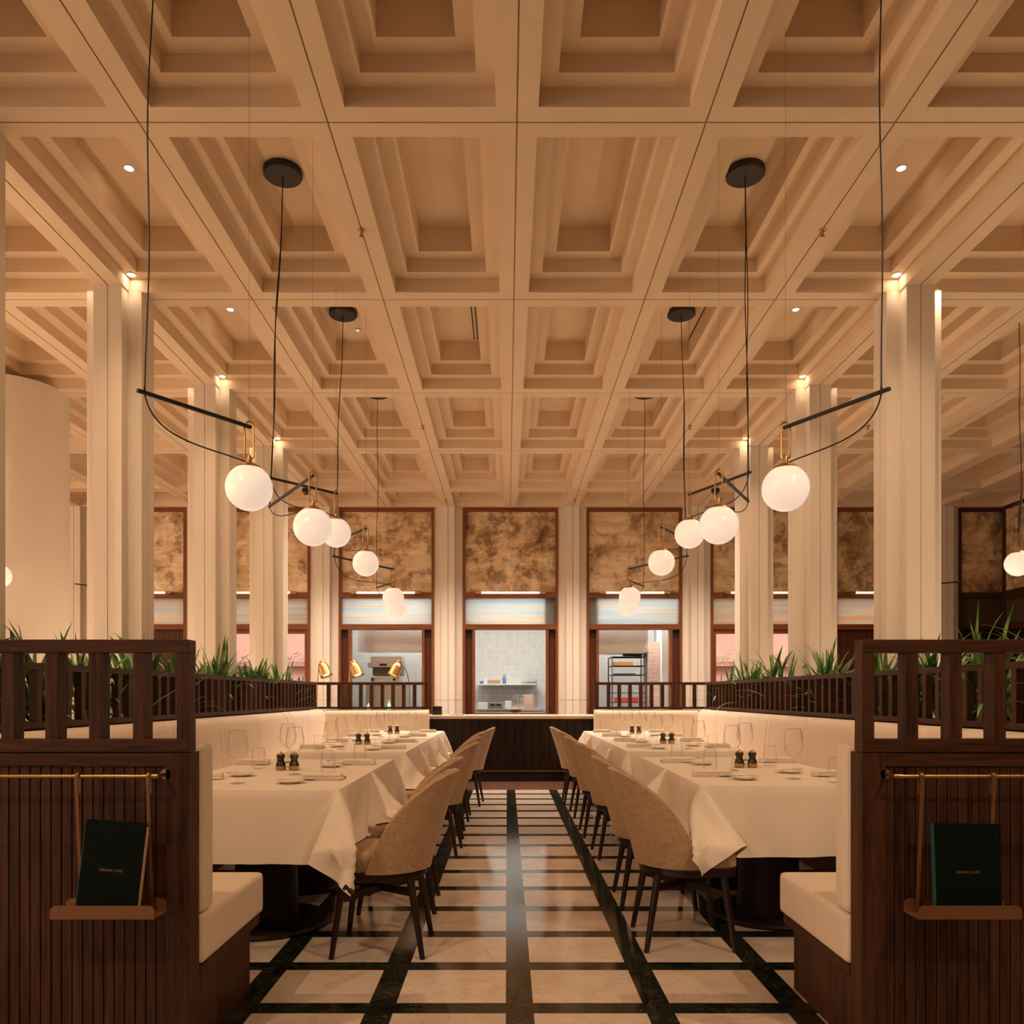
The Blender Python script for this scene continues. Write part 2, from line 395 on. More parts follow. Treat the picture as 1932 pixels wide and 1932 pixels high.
b.mi = 0; b.quad((GX(-12),GY[0]-.1,Z3+.3),(GX(12),GY[0]-.1,Z3+.3),(GX(12),GY[-1]+.4,Z3+.3),(GX(-12),GY[-1]+.4,Z3+.3))
struct(b.build('ceiling', [M['plaster'], M['joint'], M['blackjoint']]), 'cream waffle ceiling of deep stepped coffers between ribs', 'ceiling')

# ------------------------------------------------------------------ columns
def cross_poly(cx, cy, a=.112, e=.22, n=.004, d=.010, half=False):
    P = [(-a,-e),(-n,-e),(-n,-e+d),(n,-e+d),(n,-e),(a,-e),(a,-a),(e,-a),(e,-n),(e-d,-n),(e-d,n),(e,n),(e,a),(a,a),(a,e),(n,e),(n,e-d),(-n,e-d),(-n,e),(-a,e),(-a,a),(-e,a),(-e,n),(-e+d,n),(-e+d,-n),(-e,-n),(-e,-a),(-a,-a)]
    return [(cx+x, cy+y) for x, y in P]
order = ['at the left edge of the frame', 'first fully visible', 'second', 'third']
for side, k in (('left', -3), ('right', 3)):
    for i, y in enumerate((4.55, 6.51, 8.53, 10.55)):
        if side == 'right' and i == 0: continue
        b = B(); b.prism(cross_poly(GX(k), y), .0, H+.004)
        nm = ['nearest, cut by the picture edge', 'the wide near one with a lit edge', 'the middle one of the row', 'the farthest one of the row'][i]
        tag(b.build('column', M['column']), 'cream cross-shaped column behind the %s bench, %s' % (side, nm), 'column', 'cross-shaped columns on the %s' % side)
b = B(); b.lathe([(.54,0),(.54,H+.004)], 64, (GX(-5), 8.53, 0)); 
tag(b.build('column', M['column'], smooth=True), 'thick round cream column at the far left of the room', 'column')

# ------------------------------------------------------------------ back wall
YW = 13.77; PXW = 1500/YW
def wz(py): return HC + (VY-py)*YW/F
b = B()
for k in range(-11, 12, 2):
    if k > 8: continue
    x = GX(k); b.mi = 0
    zj = wz(1321)
    for z0, z1 in ((0, zj-.003), (zj+.003, H+.004)):
        b.box(x-.112, x-.004, YW-.108, YW+.1, z0, z1); b.box(x+.004, x+.112, YW-.108, YW+.1, z0, z1); 
        b.box(x-.2465, x-.112, YW, YW+.1, z0, z1); b.box(x+.112, x+.2465, YW, YW+.1, z0, z1)
    b.mi = 1; b.box(x-.2, x+.2, YW+.012, YW+.1, 0, H); b.box(x-.005, x+.005, YW-.09, YW+.1, 0, H)
    b.mi = 0; b.box(x-.2465, x+.2465, YW+.1, YW+.3, 0, H+.004)
struct(b.build('wall_back', [M['column'], M['joint']]), 'far wall of cream half columns between the tall framed bays', 'wall')

def bay(i, k, kind):
    x = GX(k); fr = .826; y0, y1 = YW+.0, YW+.12
    zt = H - .005; zm0, zm1 = wz(1117), wz(965.5); zg0, zg1 = wz(1178), wz(1128.5); zl = wz(1188)
    what = {'kitchen': 'above the open kitchen hatch', 'glazed': 'above a glazed opening to the street', 'door': 'above a red-brown timber door', 'dark': 'above dark panelling at the right corner'}[kind]
    side = {0: 'central', -2: 'first to the left of centre', 2: 'first to the right of centre', -4: 'second to the left of centre', 4: 'second to the right of centre', -6: 'third to the left of centre', 6: 'third to the right of centre', -8: 'far left', 8: 'far right'}[k]
    r = struct(thing('window_%d' % i, 'tall timber framed bay with antique mirror %s, %s' % (what, side), 'window', (x, YW, 0)))
    dk = kind == 'dark'
    ms, mh = (M['woodz'], M['woodx']) if dk else (M['redz'], M['redx'])
    b = B()
    b.box(x-fr, x-fr+.045, y0-.03, y1, 0, zt); b.box(x+fr-.045, x+fr, y0-.03, y1, 0, zt)
    b.build('stile', ms, r)
    b = B(); b.box(x-fr+.045, x+fr-.045, y0-.03, y1, zm1, zt); b.box(x-fr+.045, x+fr-.045, y0-.03, y1, zg1+.0, wz(1118)); b.box(x-fr+.045, x+fr-.045, y0-.03, y1, zl, zg0, .004)
    b.build('rail', mh, r)
    b = B(); b.box(x-fr+.045, x+fr-.045, y0+.03, y0+.05, zm0-.01, zm1)
    b.build('mirror_panel', M['mir%d' % (i-1)], r)
    b = B(); b.box(x-fr+.045, x+fr-.045, y0+.05, y0+.07, zg0, zg1)
    b.build('transom_glass', M['frost'] if not dk else M['darkglass'], r)
    if k in (0, 2):
        xa = x+.60 if k == 0 else x-fr+.045; b = B().box(xa, xa+(fr-.045-.60 if k == 0 else .155), y0+.071, y1, zg0, zg1); b.build('transom_side_panel', M['redpanel'], r)
    if kind == 'kitchen':
        b = B()
        for s in (-1, 1):
            xa, xb = sorted((x+s*(fr-.045), x+s*.66)); b.box(xa, xb, y0+.02, y1, 0, zl-.145)
        b.build('side_panel', M['redpanel'], r)
        b = B()
        for s in (-1, 1):
            xa, xb = sorted((x+s*(fr-.045), x+s*.66)); b.box(xa, xb, y0+.035, y1, zl-.145, zl)
        b.build('speaker_grille', M['darkwood'], r)
        b = B()
        for s in (-1, 1):
            xa, xb = sorted((x+s*.66, x+s*.613)); b.box(xa, xb, y0-.02, y1, .85, zl)
        b.build('post', ms, r)
        b = B(); b.box(x-.66, x+.66, y0-.02, y1, 0, .86); b.build('apron_panel', M['redpanel'], r)
    elif kind == 'glazed':
        b = B(); z2 = wz(1195)
        b.box(x-fr+.045, x-fr+.10, y0, y1, 0, z2); b.box(x+fr-.10, x+fr-.045, y0, y1, 0, z2); b.box(x-fr+.045, x+fr-.045, y0, y1, z2, zl)
        b.build('sash', ms, r)
        b = B(); b.box(x-fr+.10, x+fr-.10, y0+.05, y0+.058, .0, z2); b.build('glass', M['pane'], r)
    else:
        b = B(); n = 18; w = 2*(fr-.045)/n
        for j in range(n): b.box(x-fr+.045+j*w+.003, x-fr+.045+(j+1)*w-.003, y0+.02, y0+.05, 0, zl-.02)
        b.box(x-fr+.045, x+fr-.045, y0+.05, y1, 0, zl)
        b.build('panelling', M['redpanel'] if not dk else M['darkwood'], r)
    return r
m, nt, p, _ = new_mat('dark_tinted_glass'); p.inputs['Base Color'].default_value = (.09,.06,.035,1); p.inputs['Roughness'].default_value = .3; M['darkglass'] = m
BAYS = [(-8,'door'),(-6,'door'),(-4,'glazed'),(-2,'kitchen'),(0,'kitchen'),(2,'kitchen'),(4,'glazed'),(6,'door'),(8,'dark')]
for i, (k, kd) in enumerate(BAYS): bay(i+1, k, kd)
# wall above/behind the bays beyond the corner
b = B(); b.box(GX(8)+.83, 10, YW, YW+.3, 0, H); struct(b.build('wall_corner', M['darkwood']), 'dark timber wall closing the right corner', 'wall')
# picture lights
pl_names = {-6:'third bay left of centre', -4:'second bay left of centre', -2:'first bay left of centre', 0:'central bay', 2:'first bay right of centre', 4:'second bay right of centre', 6:'third bay right of centre'}
for k, nm in pl_names.items():
    x = GX(k); z = wz(1119.5); y = YW-.09
    t = thing('picture_light', 'slim brass tube light under the antique mirror of the %s' % nm, 'light', (x, y, z), 0, 'brass picture lights on the far wall')
    B().tube([(x-.50,y,z),(x+.50,y,z)], .019, 10).build('tube', M['tubelight'], t, True)
    for s in (-1, 1): B().tube([(x+s*.50,y,z),(x+s*.60,y,z)], .023, 10).build('end_cap', M['brass'], t, True)
    for s in (-1, 1): B().box(x+s*.55-.012, x+s*.55+.012, y, YW-.028, z-.012, z+.012).build('bracket', M['brass'], t)

# ------------------------------------------------------------------ right wall (runs towards the camera from the corner)
XR = 8.57
b = B(); b.box(XR, XR+.25, -8, YW, 0, H); struct(b.build('wall_right', M['darkwood']), 'dark timber clad wall on the right', 'wall')
for i in range(4):
    y1 = YW-.1 - i*2.02; y0 = y1-1.9
    r = struct(thing('window_%d' % (10+i), 'dark timber bay with antique mirror on the right wall, number %s from the corner' % ['one','two','three','four'][i], 'window', (XR, (y0+y1)/2, 0)))
    b = B(); b.box(XR-.06, XR-.001, y0, y0+.06, 0, H-.005); b.box(XR-.06, XR-.001, y1-.06, y1, 0, H-.005)
    for za, zb in ((wz(965.5), H-.005), (wz(1135), wz(1117)), (wz(1190), wz(1178))): b.box(XR-.06, XR-.001, y0+.06, y1-.06, za, zb)
    b.build('frame', M['woodz'], r)
    B().box(XR-.03, XR-.001, y0+.06, y1-.06, wz(1117), wz(965.5)).build('mirror_panel', M['mir%d' % ((i*2+3) % 9)], r)
    B().box(XR-.03, XR-.001, y0+.06, y1-.06, wz(1178), wz(1135)).build('tinted_glass', M['darkglass'], r)

# ------------------------------------------------------------------ kitchen
KX0, KX1, KY, KZ = -3.3, 3.42, 16.4, 3.1
b = B()
b.quad((KX0,KY,0),(KX1,KY,0),(KX1,KY,KZ),(KX0,KY,KZ)); 
struct(b.build('wall_kitchen', M['whitetile']), 'white glazed tile wall at the back of the kitchen', 'wall')
b = B(); b.box(KX0-.1, KX0, YW+.3, KY, 0, KZ); b.box(KX1, KX1+.1, YW+.3, KY, 0, KZ); b.box(KX0-.1, KX1+.1, YW+.3, KY+.1, KZ, KZ+.1)
struct(b.build('wall_kitchen_side', M['white']), 'white painted side walls and ceiling of the kitchen', 'wall')
b = B()
for k in (-1, 1):
    x = GX(k); b.box(x-.35, x+.35, YW+.3, YW+1.3, 0, KZ)
struct(b.build('wall_kitchen_pier', M['white']), 'white piers between the kitchen hatches', 'wall')
def kz(py, Y): return HC + (VY-py)*Y/F
def kx(px, Y): return (px-VX)*Y/F
# central bench + shelf
Y = 16.0
t = thing('kitchen_bench', 'steel kitchen bench seen through the central hatch', 'bench', (kx(960,Y), Y, 0))
B().box(kx(898,Y), kx(1025,Y), 15.7, KY-.02, .86, .92, .005).build('bench_top', M['steel'], t)
B().box(kx(898,Y), kx(1025,Y), 15.75, KY-.02, .0, .86).build('cabinet', M['steel'], t)
t = thing('wall_shelf', 'white shelf on the tiled kitchen wall over the bench', 'shelf', (kx(958,Y), Y, kz(1290,Y)))
zs = kz(1290,Y)
B().box(kx(902,Y), kx(1011,Y), 16.05, KY-.01, zs-.025, zs, .003).build('board', M['white'], t)
B().box(kx(1013,Y)-.02, kx(1013,Y), 16.08, 16.11, .93, zs+.1).build('upright', M['steel'], t)
def kbox(name, label, cat, px0, px1, y0, y1, zb, h, m, bev=.004, **k):
    o = B().box(kx(px0,y0), kx(px1,y0), y0, y1, zb, zb+h, bev).build(name, m); tag(o, label, cat); return o
blue = simple('blue_plastic', (.10,.20,.42), .4); card = simple('brown_card', (.50,.30,.16), .8); pink = simple('pale_pink_board', (.72,.50,.40), .6); red = simple('red_enamel', (.55,.06,.05), .4)
kbox('jar', 'blue and white jar at the left end of the kitchen shelf', 'jar', 905, 912, 16.1, 16.16, zs, .06, blue, .01)
kbox('carton', 'brown card box lying on the kitchen shelf', 'box', 920, 944, 16.1, 16.25, zs, .075, card)
kbox('carton', 'white carton standing left of the brown box on the kitchen shelf', 'box', 914.5, 919, 16.1, 16.2, zs, .13, M['white'])
b = B(); b.lathe([(.04,0),(.04,.12),(.015,.15),(.015,.19),(0,.19)], 14, (kx(951.5,16.15), 16.15, zs)); tag(b.build('bottle', blue, smooth=True), 'white and blue bottle right of the brown box on the kitchen shelf', 'bottle')
b = B(); b.lathe([(.0,.0),(.14,0),(.16,.03),(.16,.04),(0,.04)], 24, (kx(998,16.15), 16.2, zs)); tag(b.build('baking_tray', M['steel'], smooth=True), 'flat round steel tray at the right end of the kitchen shelf', 'tray')
kbox('container', 'white lidded container at the left end of the kitchen bench', 'container', 902, 920, 15.8, 16.1, .92, .14, M['white'], .008)
t = thing('toaster', 'grey four slot toaster on the kitchen bench', 'toaster', (kx(936,15.8), 15.9, .92))
B().box(kx(921,15.8), kx(949,15.8), 15.8, 16.0, .92, 1.06, .012).build('body', M['steel'], t)
for q in (.3, .7): B().box(kx(921+28*q-4,15.8), kx(921+28*q+4,15.8), 15.795, 15.8, .99, 1.03).build('slot', M['black'], t)
kbox('canister', 'white canister right of the toaster on the kitchen bench', 'canister', 953, 965, 15.8, 15.92, .92, .17, M['white'], .01)
t = thing('dish_rack', 'wire dish rack of plates on the kitchen bench', 'dish rack', (kx(985,15.9), 15.9, .92))
b = B(); x0, x1 = kx(970,15.9), kx(1008,15.9)
for z in (.95, 1.2): b.tube([(x0,15.8,z),(x1,15.8,z),(x1,16.1,z),(x0,16.1,z),(x0,15.8,z)], .005, 5)
for j in range(8): 
    x = x0+(x1-x0)*j/7; b.tube([(x,15.8,.92),(x,15.8,1.2)], .003, 5)
b.build('wire_frame', M['steel'], t)
for j in range(5): B().box(x0+.08+j*.05, x0+.088+j*.05, 15.84, 16.06, .94, 1.15, .003).build('plate', M['china'], t)
kbox('chopping_board', 'pale pink chopping board standing on end at the kitchen hatch', 'board', 989, 1006, 15.2, 15.22, .92, .30, pink, .003)
# pass shelf in front of the bench
b = B().box(-2.85, 2.97, YW+.14, YW+.52, .86, .90, .004); tag(b.build('pass_shelf', M['steel']), 'long steel pass shelf behind the three kitchen hatches', 'shelf')
kbox('prep_table', 'low steel prep table holding the pink chopping board', 'table', 970, 1022, 15.0, 15.5, 0, .92, M['steel'], .004)
t = thing('bread_basket', 'round brown bread basket on the pass of the central hatch', 'basket', (kx(972,14.1), 14.1, .9))
B().lathe([(.05,0),(.10,.02),(.12,.05),(.11,.05),(.09,.025),(0,.02)], 20, (kx(972,14.1), 14.1, .9)).build('bowl', card, t, True)
B().lathe([(0,.02),(.08,.03),(.07,.07),(.03,.085),(0,.088)], 16, (kx(972,14.1), 14.1, .9)).build('bread', simple('bread_crust', (.42,.20,.08), .8), t, True)
# hoods
b = B(); yh = 14.9; b.box(kx(675,yh), kx(799,yh), yh, yh+.5, kz(1229,yh), KZ-.01, .004); tag(b.build('extractor_hood', M['steel']), 'steel extractor hood filling the top of the left kitchen hatch', 'hood')
b = B(); b.box(kx(1127,yh), kx(1223,yh), yh, yh+.5, kz(1233,yh), KZ-.01, .004); tag(b.build('extractor_hood', M['steel']), 'steel extractor hood filling the top of the right kitchen hatch', 'hood')
# salamander oven stack
yo = 15.1
t = thing('grill_oven', 'stacked steel grill oven in the left kitchen hatch', 'oven', (kx(725,yo), yo, 0))
def kb(px0, px1, py0, py1, d=.5, y=yo, bev=.006): return B().box(kx(px0,y), kx(px1,y), y, y+d, kz(py1,y), kz(py0,y), bev)
kb(699, 758, 1239, 1250).build('upper_body', M['steel'], t); kb(693, 760, 1250, 1259, .56, yo-.06).build('hood_front', M['steel'], t)
kb(716, 730, 1252, 1256.5, .01, yo-.065, .0).build('vent', M['black'], t)
kb(703, 756, 1259, 1275, .5).build('chamber', M['darkglass'], t); kb(699, 753, 1277, 1287).build('control_panel', M['steel'], t)
for px in (703, 744):
    B().tube([(kx(px,yo), yo-.03, kz(1282,yo)), (kx(px,yo), yo, kz(1282,yo))], .028, 16).build('knob', M['black'], t, True)
kb(690, 765, 1288, 1292, .7, yo-.1).build('worktop', M['steel'], t)
B().box(kx(690,yo), kx(765,yo), yo, yo+.6, 0, kz(1292,yo)).build('cabinet', M['steel'], t)
bg = simple('green_plastic', (.03,.28,.14), .4)
for px, h, m, lab in ((695,.17,M['white'],'white squeeze bottle behind the left slatted rail'),(728,.19,bg,'green labelled bottle on the left kitchen pass'),(734,.22,M['white'],'tall white bottle on the left kitchen pass')):
    b = B(); b.lathe([(.036,0),(.036,h*.6),(.012,h*.8),(.008,h),(0,h)], 14, (kx(px,14.1), 14.1, .9)); tag(b.build('squeeze_bottle', m, smooth=True), lab, 'bottle')
# metal rack with pans
yr = 14.9; t = thing('wire_shelving', 'dark wire shelving rack in the right kitchen hatch', 'rack', (kx(1180,yr), yr, 0))
xa, xb = kx(1155,yr), kx(1219,yr); yb = yr+.55; zt = kz(1239,yr)
b = B()
for x in (xa, xb):
    for y in (yr, yb): b.tube([(x,y,0),(x,y,zt)], .011, 6)
b.build('frame', M['black'], t)
for z in (zt, zt-.17, zt-.34, zt-.5, zt-.68, zt-.86):
    b = B(); b.tube([(xa,yr,z),(xb,yr,z),(xb,yb,z),(xa,yb,z),(xa,yr,z)], .006, 5)
    for j in range(1, 9): y = yr+(yb-yr)*j/9; b.tube([(xa,y,z),(xb,y,z)], .003, 4)
    b.build('wire_shelf', M['black'], t)
b = B(); b.lathe([(0,0),(.16,0),(.2,.05),(.195,.05),(.155,.008),(0,.008)], 24, (xa+.42, yr+.25, zt)); b.bar((xa+.5,yr+.1,zt+.045),(xa+.68,yr-.12,zt+.08),.02,.008); tag(b.build('frying_pan', M['black'], smooth=True), 'black frying pan on top of the wire rack', 'pan')
b = B(); b.box(xa+.04, xa+.4, yr+.05, yr+.4, zt-.17, zt-.09, .01); tag(b.build('carton', simple('orange_card', (.62,.30,.08), .7)), 'orange box on the upper shelf of the wire rack', 'box')
b = B(); b.lathe([(0,0),(.19,0),(.22,.03),(0,.035)], 24, (xa+.27, yr+.25, zt-.34)); tag(b.build('pan_lid', M['steel'], smooth=True), 'steel tray on the second shelf of the wire rack', 'tray')
b = B(); b.lathe([(0,0),(.2,0),(.24,.02),(0,.028)], 24, (xa+.3, yr+.25, zt-.50)); tag(b.build('pan_lid', M['black'], smooth=True), 'dark flat pan on the middle shelf of the wire rack', 'pan')
b = B(); b.box(xa+.08, xa+.5, yr+.05, yr+.35, zt-.86, zt-.76, .01); tag(b.build('carton', red), 'red and cream carton on the bottom visible shelf of the wire rack', 'box')
b = B(); b.box(kx(1222,yr), kx(1240,yr), yr-.2, yr+.5, 0, kz(1212,yr)); tag(b.build('brick_pier', M['pinkbrick']), 'pink brick pier beside the wire rack in the right hatch', 'pier')
b = B(); b.box(kx(1241,yr), kx(1262,yr)+.08, yr-.4, yr+.5, 0, KZ); tag(b.build('white_duct', M['white']), 'white boxed duct right of the pink brick pier', 'duct')
# ------------------------------------------------------------------ the street outside the glazed bays
b = B(); b.box(-12, -3.6, 22, 22.3, -.5, 9); b.box(3.6, 12, 22, 22.3, -.5, 9)
for z in (1.25, 2.0, 3.4, 4.4):
    b.box(-12, -3.6, 21.75, 22, z, z+.12); b.box(3.6, 12, 21.75, 22, z, z+.12)
tag(b.build('street_facade', M['facade']), 'pink rendered building with ledges across the street', 'building')
for s, nm in ((-1,'left'),(1,'right')):
    b = B(); rr = random.Random(3+s)
    for j in range(420):
        x = s*rr.uniform(4.2, 8.8); y = rr.uniform(21.5, 21.74); z = 2.14 + rr.uniform(0, .40)*rr.random()
        d = rr.uniform(.03,.07); a = rr.uniform(0, PI)
        b.quad((x-d,y,z),(x,y-d*math.cos(a),z+d*.4),(x+d,y,z+d),(x,y+d*math.sin(a),z+d*.7))
    o = b.build('flower_box', simple('pale_green_foliage', (.44,.54,.28), .8, var=.4, sc=14, kind='world')); tag(o, 'pale green flower box on the ledge across the street, seen through the %s glazed bay' % nm, 'flowers', kind='stuff')
# ================================================================== furniture
MXF = {'left': (lambda x: x), 'right': (lambda x: 2*XC-x)}
SG = {'left': 1, 'right': -1}
def bx(b, mx, x0, x1, *a, **k):
    p, q = sorted((mx(x0), mx(x1))); return b.box(p, q, *a, **k)

for side in ('left', 'right'):
    mx = MXF[side]
    # ---- front booth screen
    XE, XO, Y0 = -1.042, -2.75, 2.60
    t = thing('booth_screen', 'dark walnut booth screen with open slats on top at the %s front' % side, 'screen', (mx(-1.9), 2.65, 0))
    b = B(); bx(b, mx, XO, XE, Y0, Y0+.062, 1.340, 1.383, .002); b.build('top_rail', M['woodx'], t)
    b = B(); bx(b, mx, XO, XE, Y0, Y0+.062, 1.0145, 1.0568, .002); b.build('lower_rail', M['woodx'], t)
    b = B(); bx(b, mx, XO, XE-.075, Y0+.004, Y0+.085, .968, 1.011, .001); b.build('cap_rail', M['woodx'], t)
    b = B(); bx(b, mx, XE-.075, XE, Y0+.0, Y0+.09, 0, 1.0115, .001); b.build('corner_post', M['woodz'], t)
    for j in range(12):
        xc = -1.062 - j*.1435
        b = B(); bx(b, mx, xc-.02, xc+.02, Y0+.002, Y0+.060, 1.0568, 1.340, .001); b.build('slat', M['woodz'], t)
    b = B(); x = XE-.078
    while x > XO: bx(b, mx, x-.0312, x, Y0+.010, Y0+.03, 0, .9675, .0015, seg=1); x -= .0345
    b.build('panel_boards', M['woodz'], t)
    b = B(); bx(b, mx, XO, XE-.075, Y0+.03, Y0+.088, 0, .968); b.build('backing', M['darkwood'], t)
    # brass rail
    zr, yr_ = .942, 2.535
    b = B(); b.tube([(mx(-1.135),yr_,zr),(mx(-2.6),yr_,zr)], .0055, 12); b.build('brass_rail', M['brass'], t, True)
    b = B(); b.tube([(mx(-1.118),2.61,zr),(mx(-1.118),yr_,zr),(mx(-1.14),yr_,zr)], .006, 10); b.lathe([(.0,0),(.016,0),(.017,.006),(0,.006)], 16, (mx(-1.118),2.606,zr), Matrix.Rotation(PI/2,4,'X')); b.build('rail_bracket', M['brass'], t, True)
    # ---- hanging tray + menu
    hx = (-1.368, -1.142) if side == 'left' else (-1.198, -1.427)
    tx = (-1.421, -1.097) if side == 'left' else (-1.48, -1.158)
    th = thing('hanging_shelf', 'small bronzed tray hung by two straps from the brass rail of the %s screen' % side, 'shelf', (mx(sum(tx)/2), 2.5, .5))
    for h in hx:
        X = mx(h); b = B()
        P = [(X, 2.545, zr-.055), (X, 2.546, zr)] + [(X, yr_+.0105*math.cos(a), zr+.0105*math.sin(a)) for a in np.linspace(0, PI, 9)] + [(X, yr_-.0105, zr-.02), (X, 2.553, .53), (X, 2.556, .515)]
        for p, q in zip(P[:-1], P[1:]): b.bar(p, q, .0105, .004)
        b.build('strap', M['copper'], th)
    b = B()
    def lip(y, flip):
        x0, x1 = tx; r = .018; h = .040; z = .506
        pts = [(x0, z), (x1, z)] + [(x1-r+r*math.cos(a), z+h-r+r*math.sin(a)) for a in np.linspace(0, PI/2, 7)] + [(x0+r+r*math.cos(a), z+h-r+r*math.sin(a)) for a in np.linspace(PI/2, PI, 7)]
        t1 = bmesh.new(); A = [t1.verts.new((mx(p), y, q)) for p, q in pts]; C = [t1.verts.new((mx(p), y+.003, q)) for p, q in pts]
        t1.faces.new(A); t1.faces.new(C[::-1]); n = len(pts)
        for i in range(n): t1.faces.new((A[i], A[(i+1)%n], C[(i+1)%n], C[i]))
        b.add(t1)
    lip(2.470, 0); lip(2.560, 0); bx(b, mx, tx[0], tx[1], 2.470, 2.563, .5035, .5065)
    b.build('tray', M['copper'], th)
    if side == 'left': mw, mh, cx, rot = .192, .285, -1.262, math.radians(4.4)
    else: mw, mh, cx, rot = .207, .283, 1.452, math.radians(.8)
    tm = thing('menu', 'dark green menu book in the hanging tray of the %s screen%s' % (side, ', leaning right' if side == 'left' else ''), 'menu', (cx, 2.50, .5085))
    Mm = Matrix.Translation((cx, 2.497, .509)) @ Matrix.Rotation(math.radians(-5), 4, 'X') @ Matrix.Rotation(rot, 4, 'Y') @ Matrix.Translation((0, 0, .008 if rot > .02 else .002))
    def mb(*a, **k): bb = B(); t1 = B().box(*a, **k).bm; bb.add(t1, Mm); return bb
    mb(-mw/2, mw/2, 0, .003, 0, mh, .0008).build('cover', M['green'], tm)
    mb(-mw/2, mw/2, .014, .017, 0, mh, .0008).build('back_cover', M['green'], tm)
    if side == 'left': mb(-mw/2, mw/2+.005, .0032, .0138, .003, mh-.012).build('pages', M['page'], tm)
    else: mb(-mw/2+.004, mw/2-.002, .0032, .0138, .003, mh-.003).build('pages', M['page'], tm)
    mb(-mw/2-.0022, -mw/2+.0005, -.0004, .017, 0, mh-(.05 if side == 'left' else .0)).build('spine', M['teal'], tm)
    for body, size, dz, nm in (('GRAND CAF\u00c9', .0112, .138, 'lettering'), ('\u2014\u2014\u2014', .004, .131, 'lettering_rule')):
        cu = bpy.data.curves.new(nm, 'FONT'); cu.body = body; cu.size = size; cu.align_x = 'CENTER'; cu.space_character = 1.08
        cu.materials.append(M['gold']); tmp = bpy.data.objects.new(nm, cu); me_ = bpy.data.meshes.new_from_object(tmp); bpy.data.objects.remove(tmp)
        to = bpy.data.objects.new(nm, me_); link(to); to.parent = tm
        to.matrix_local = Matrix.Translation(-Vector(tm.location)) @ Mm @ Matrix.Translation((.0, -.0006, dz-.01)) @ Matrix.Rotation(PI/2, 4, 'X')
    # ---- banquette
    t = thing('banquette', 'cream upholstered U-shaped banquette along the %s row of tables' % side, 'bench', (mx(-2.2), 6.8, 0))
    # short seat against the screen
    b = B(); bx(b, mx, -2.45, -1.03, 2.695, 3.37, .285, .455, .028, seg=4); b.build('front_seat_cushion', M['cream'], t, True)
    b = B(); bx(b, mx, -2.45, -1.04, 2.695, 3.34, .245, .284, .003); bx(b, mx, -2.45, -1.054, 2.695, 3.255, 0, .245); b.build('front_base', M['woodz'], t)
    b = B(); bx(b, mx, -2.6, -1.03, 2.693, 2.80, .458, 1.035, .03, seg=4); b.build('front_backrest', M['cream'], t, True)
    # long seat
    b = B(); bx(b, mx, -2.48, -1.95, 3.38, 10.30, .30, .455, .03, seg=3); b.build('seat_cushion', M['cream'], t, True)
    b = B(); bx(b, mx, -2.62, -2.0, 3.35, 10.9, 0, .29); b.build('base', M['woodz'], t)
    prof = [(-2.60,.42),(-2.455,.42),(-2.462,.55),(-2.475,.7),(-2.488,.85),(-2.494,.93),(-2.505,.965),(-2.525,.99),(-2.555,1.003),(-2.60,1.005)]
    seams = []
    y = 2.9
    while y < 10.9: seams += [y, y+.10]; y += 1.0
    ys = set(np.linspace(2.81, 10.99, 40).tolist())
    for s_ in seams: ys |= {s_-.02, s_-.008, s_, s_+.008, s_+.02}
    P = []
    for y in sorted(ys):
        d = min(abs(y-s_) for s_ in seams); k = .007*math.exp(-(d/.007)**2) 
        nd = min([(y-s_) for s_ in seams if s_ <= y] or [9]); 
        puff = 0
        row = []
        for j, (px_, pz_) in enumerate(prof):
            inset = k if 0 < j < len(prof)-1 else 0
            row.append((mx(px_-inset-puff), y, pz_-(inset if j > 5 else 0)))
        P.append(row)
    b = B(); b.grid(P); b.build('backrest', M['cream'], t, True)
    # end leg under the far rail
    b = B(); P = []
    for x in np.linspace(-2.5, -1.075, 12): P.append([(mx(x), 11.0-(-2.60-px_)*-1 if False else 11.0+(-2.60-px_), pz_) for px_, pz_ in prof])
    b.grid(P); bx(b, mx, -1.08, -1.075, 10.86, 11.0, .42, 1.0); b.build('end_backrest', M['cream'], t, True)
    b = B(); bx(b, mx, -2.45, -1.09, 10.33, 10.86, .30, .455, .03, seg=3); b.build('end_seat_cushion', M['cream'], t, True)
    b = B(); bx(b, mx, -2.0, -1.1, 10.36, 10.99, 0, .29); b.build('end_base', M['woodz'], t)
    # ---- long slatted rail and planter behind it
    t = thing('slatted_railing', 'long walnut slatted railing above the %s banquette' % side, 'railing', (mx(-2.66), 6.9, 1.0))
    b = B(); bx(b, mx, -2.69, -2.63, 2.70, 11.03, 1.345, 1.383, .002); b.build('top_rail', M['woody'], t)
    b = B(); bx(b, mx, -2.69, -2.63, 2.70, 11.03, 1.012, 1.050, .002); b.build('bottom_rail', M['woody'], t)
    y = 2.78; proto = None; n = 0
    b = B(); bx(b, mx, -2.680, -2.635, -.0225, .0225, 1.05, 1.345); me = b.build('slat', M['woodz'], t, world=False); me.location = Vector((0, y, 0)) - Vector(t.location)
    for j in range(1, 54):
        c = me.copy(); COL.objects.link(c); c.parent = t; c.location = Vector((0, y+.1545*j, 0)) - Vector(t.location)
    t = thing('slatted_railing', 'short walnut slatted railing across the far end of the %s banquette' % side, 'railing', (mx(-1.85), 11.0, 1.0))
    b = B(); bx(b, mx, -2.62, -1.09, 11.0, 11.05, 1.345, 1.383, .002); b.build('top_rail', M['woodx'], t)
    b = B(); bx(b, mx, -2.62, -1.09, 11.0, 11.05, 1.012, 1.042, .002); b.build('bottom_rail', M['woodx'], t)
    for j in range(10):
        x = -1.115-.149*j - (0.02 if j else 0); b = B(); bx(b, mx, x-.024, x+.024, 11.002, 11.048, 1.042, 1.345); b.build('slat', M['woodz'], t)
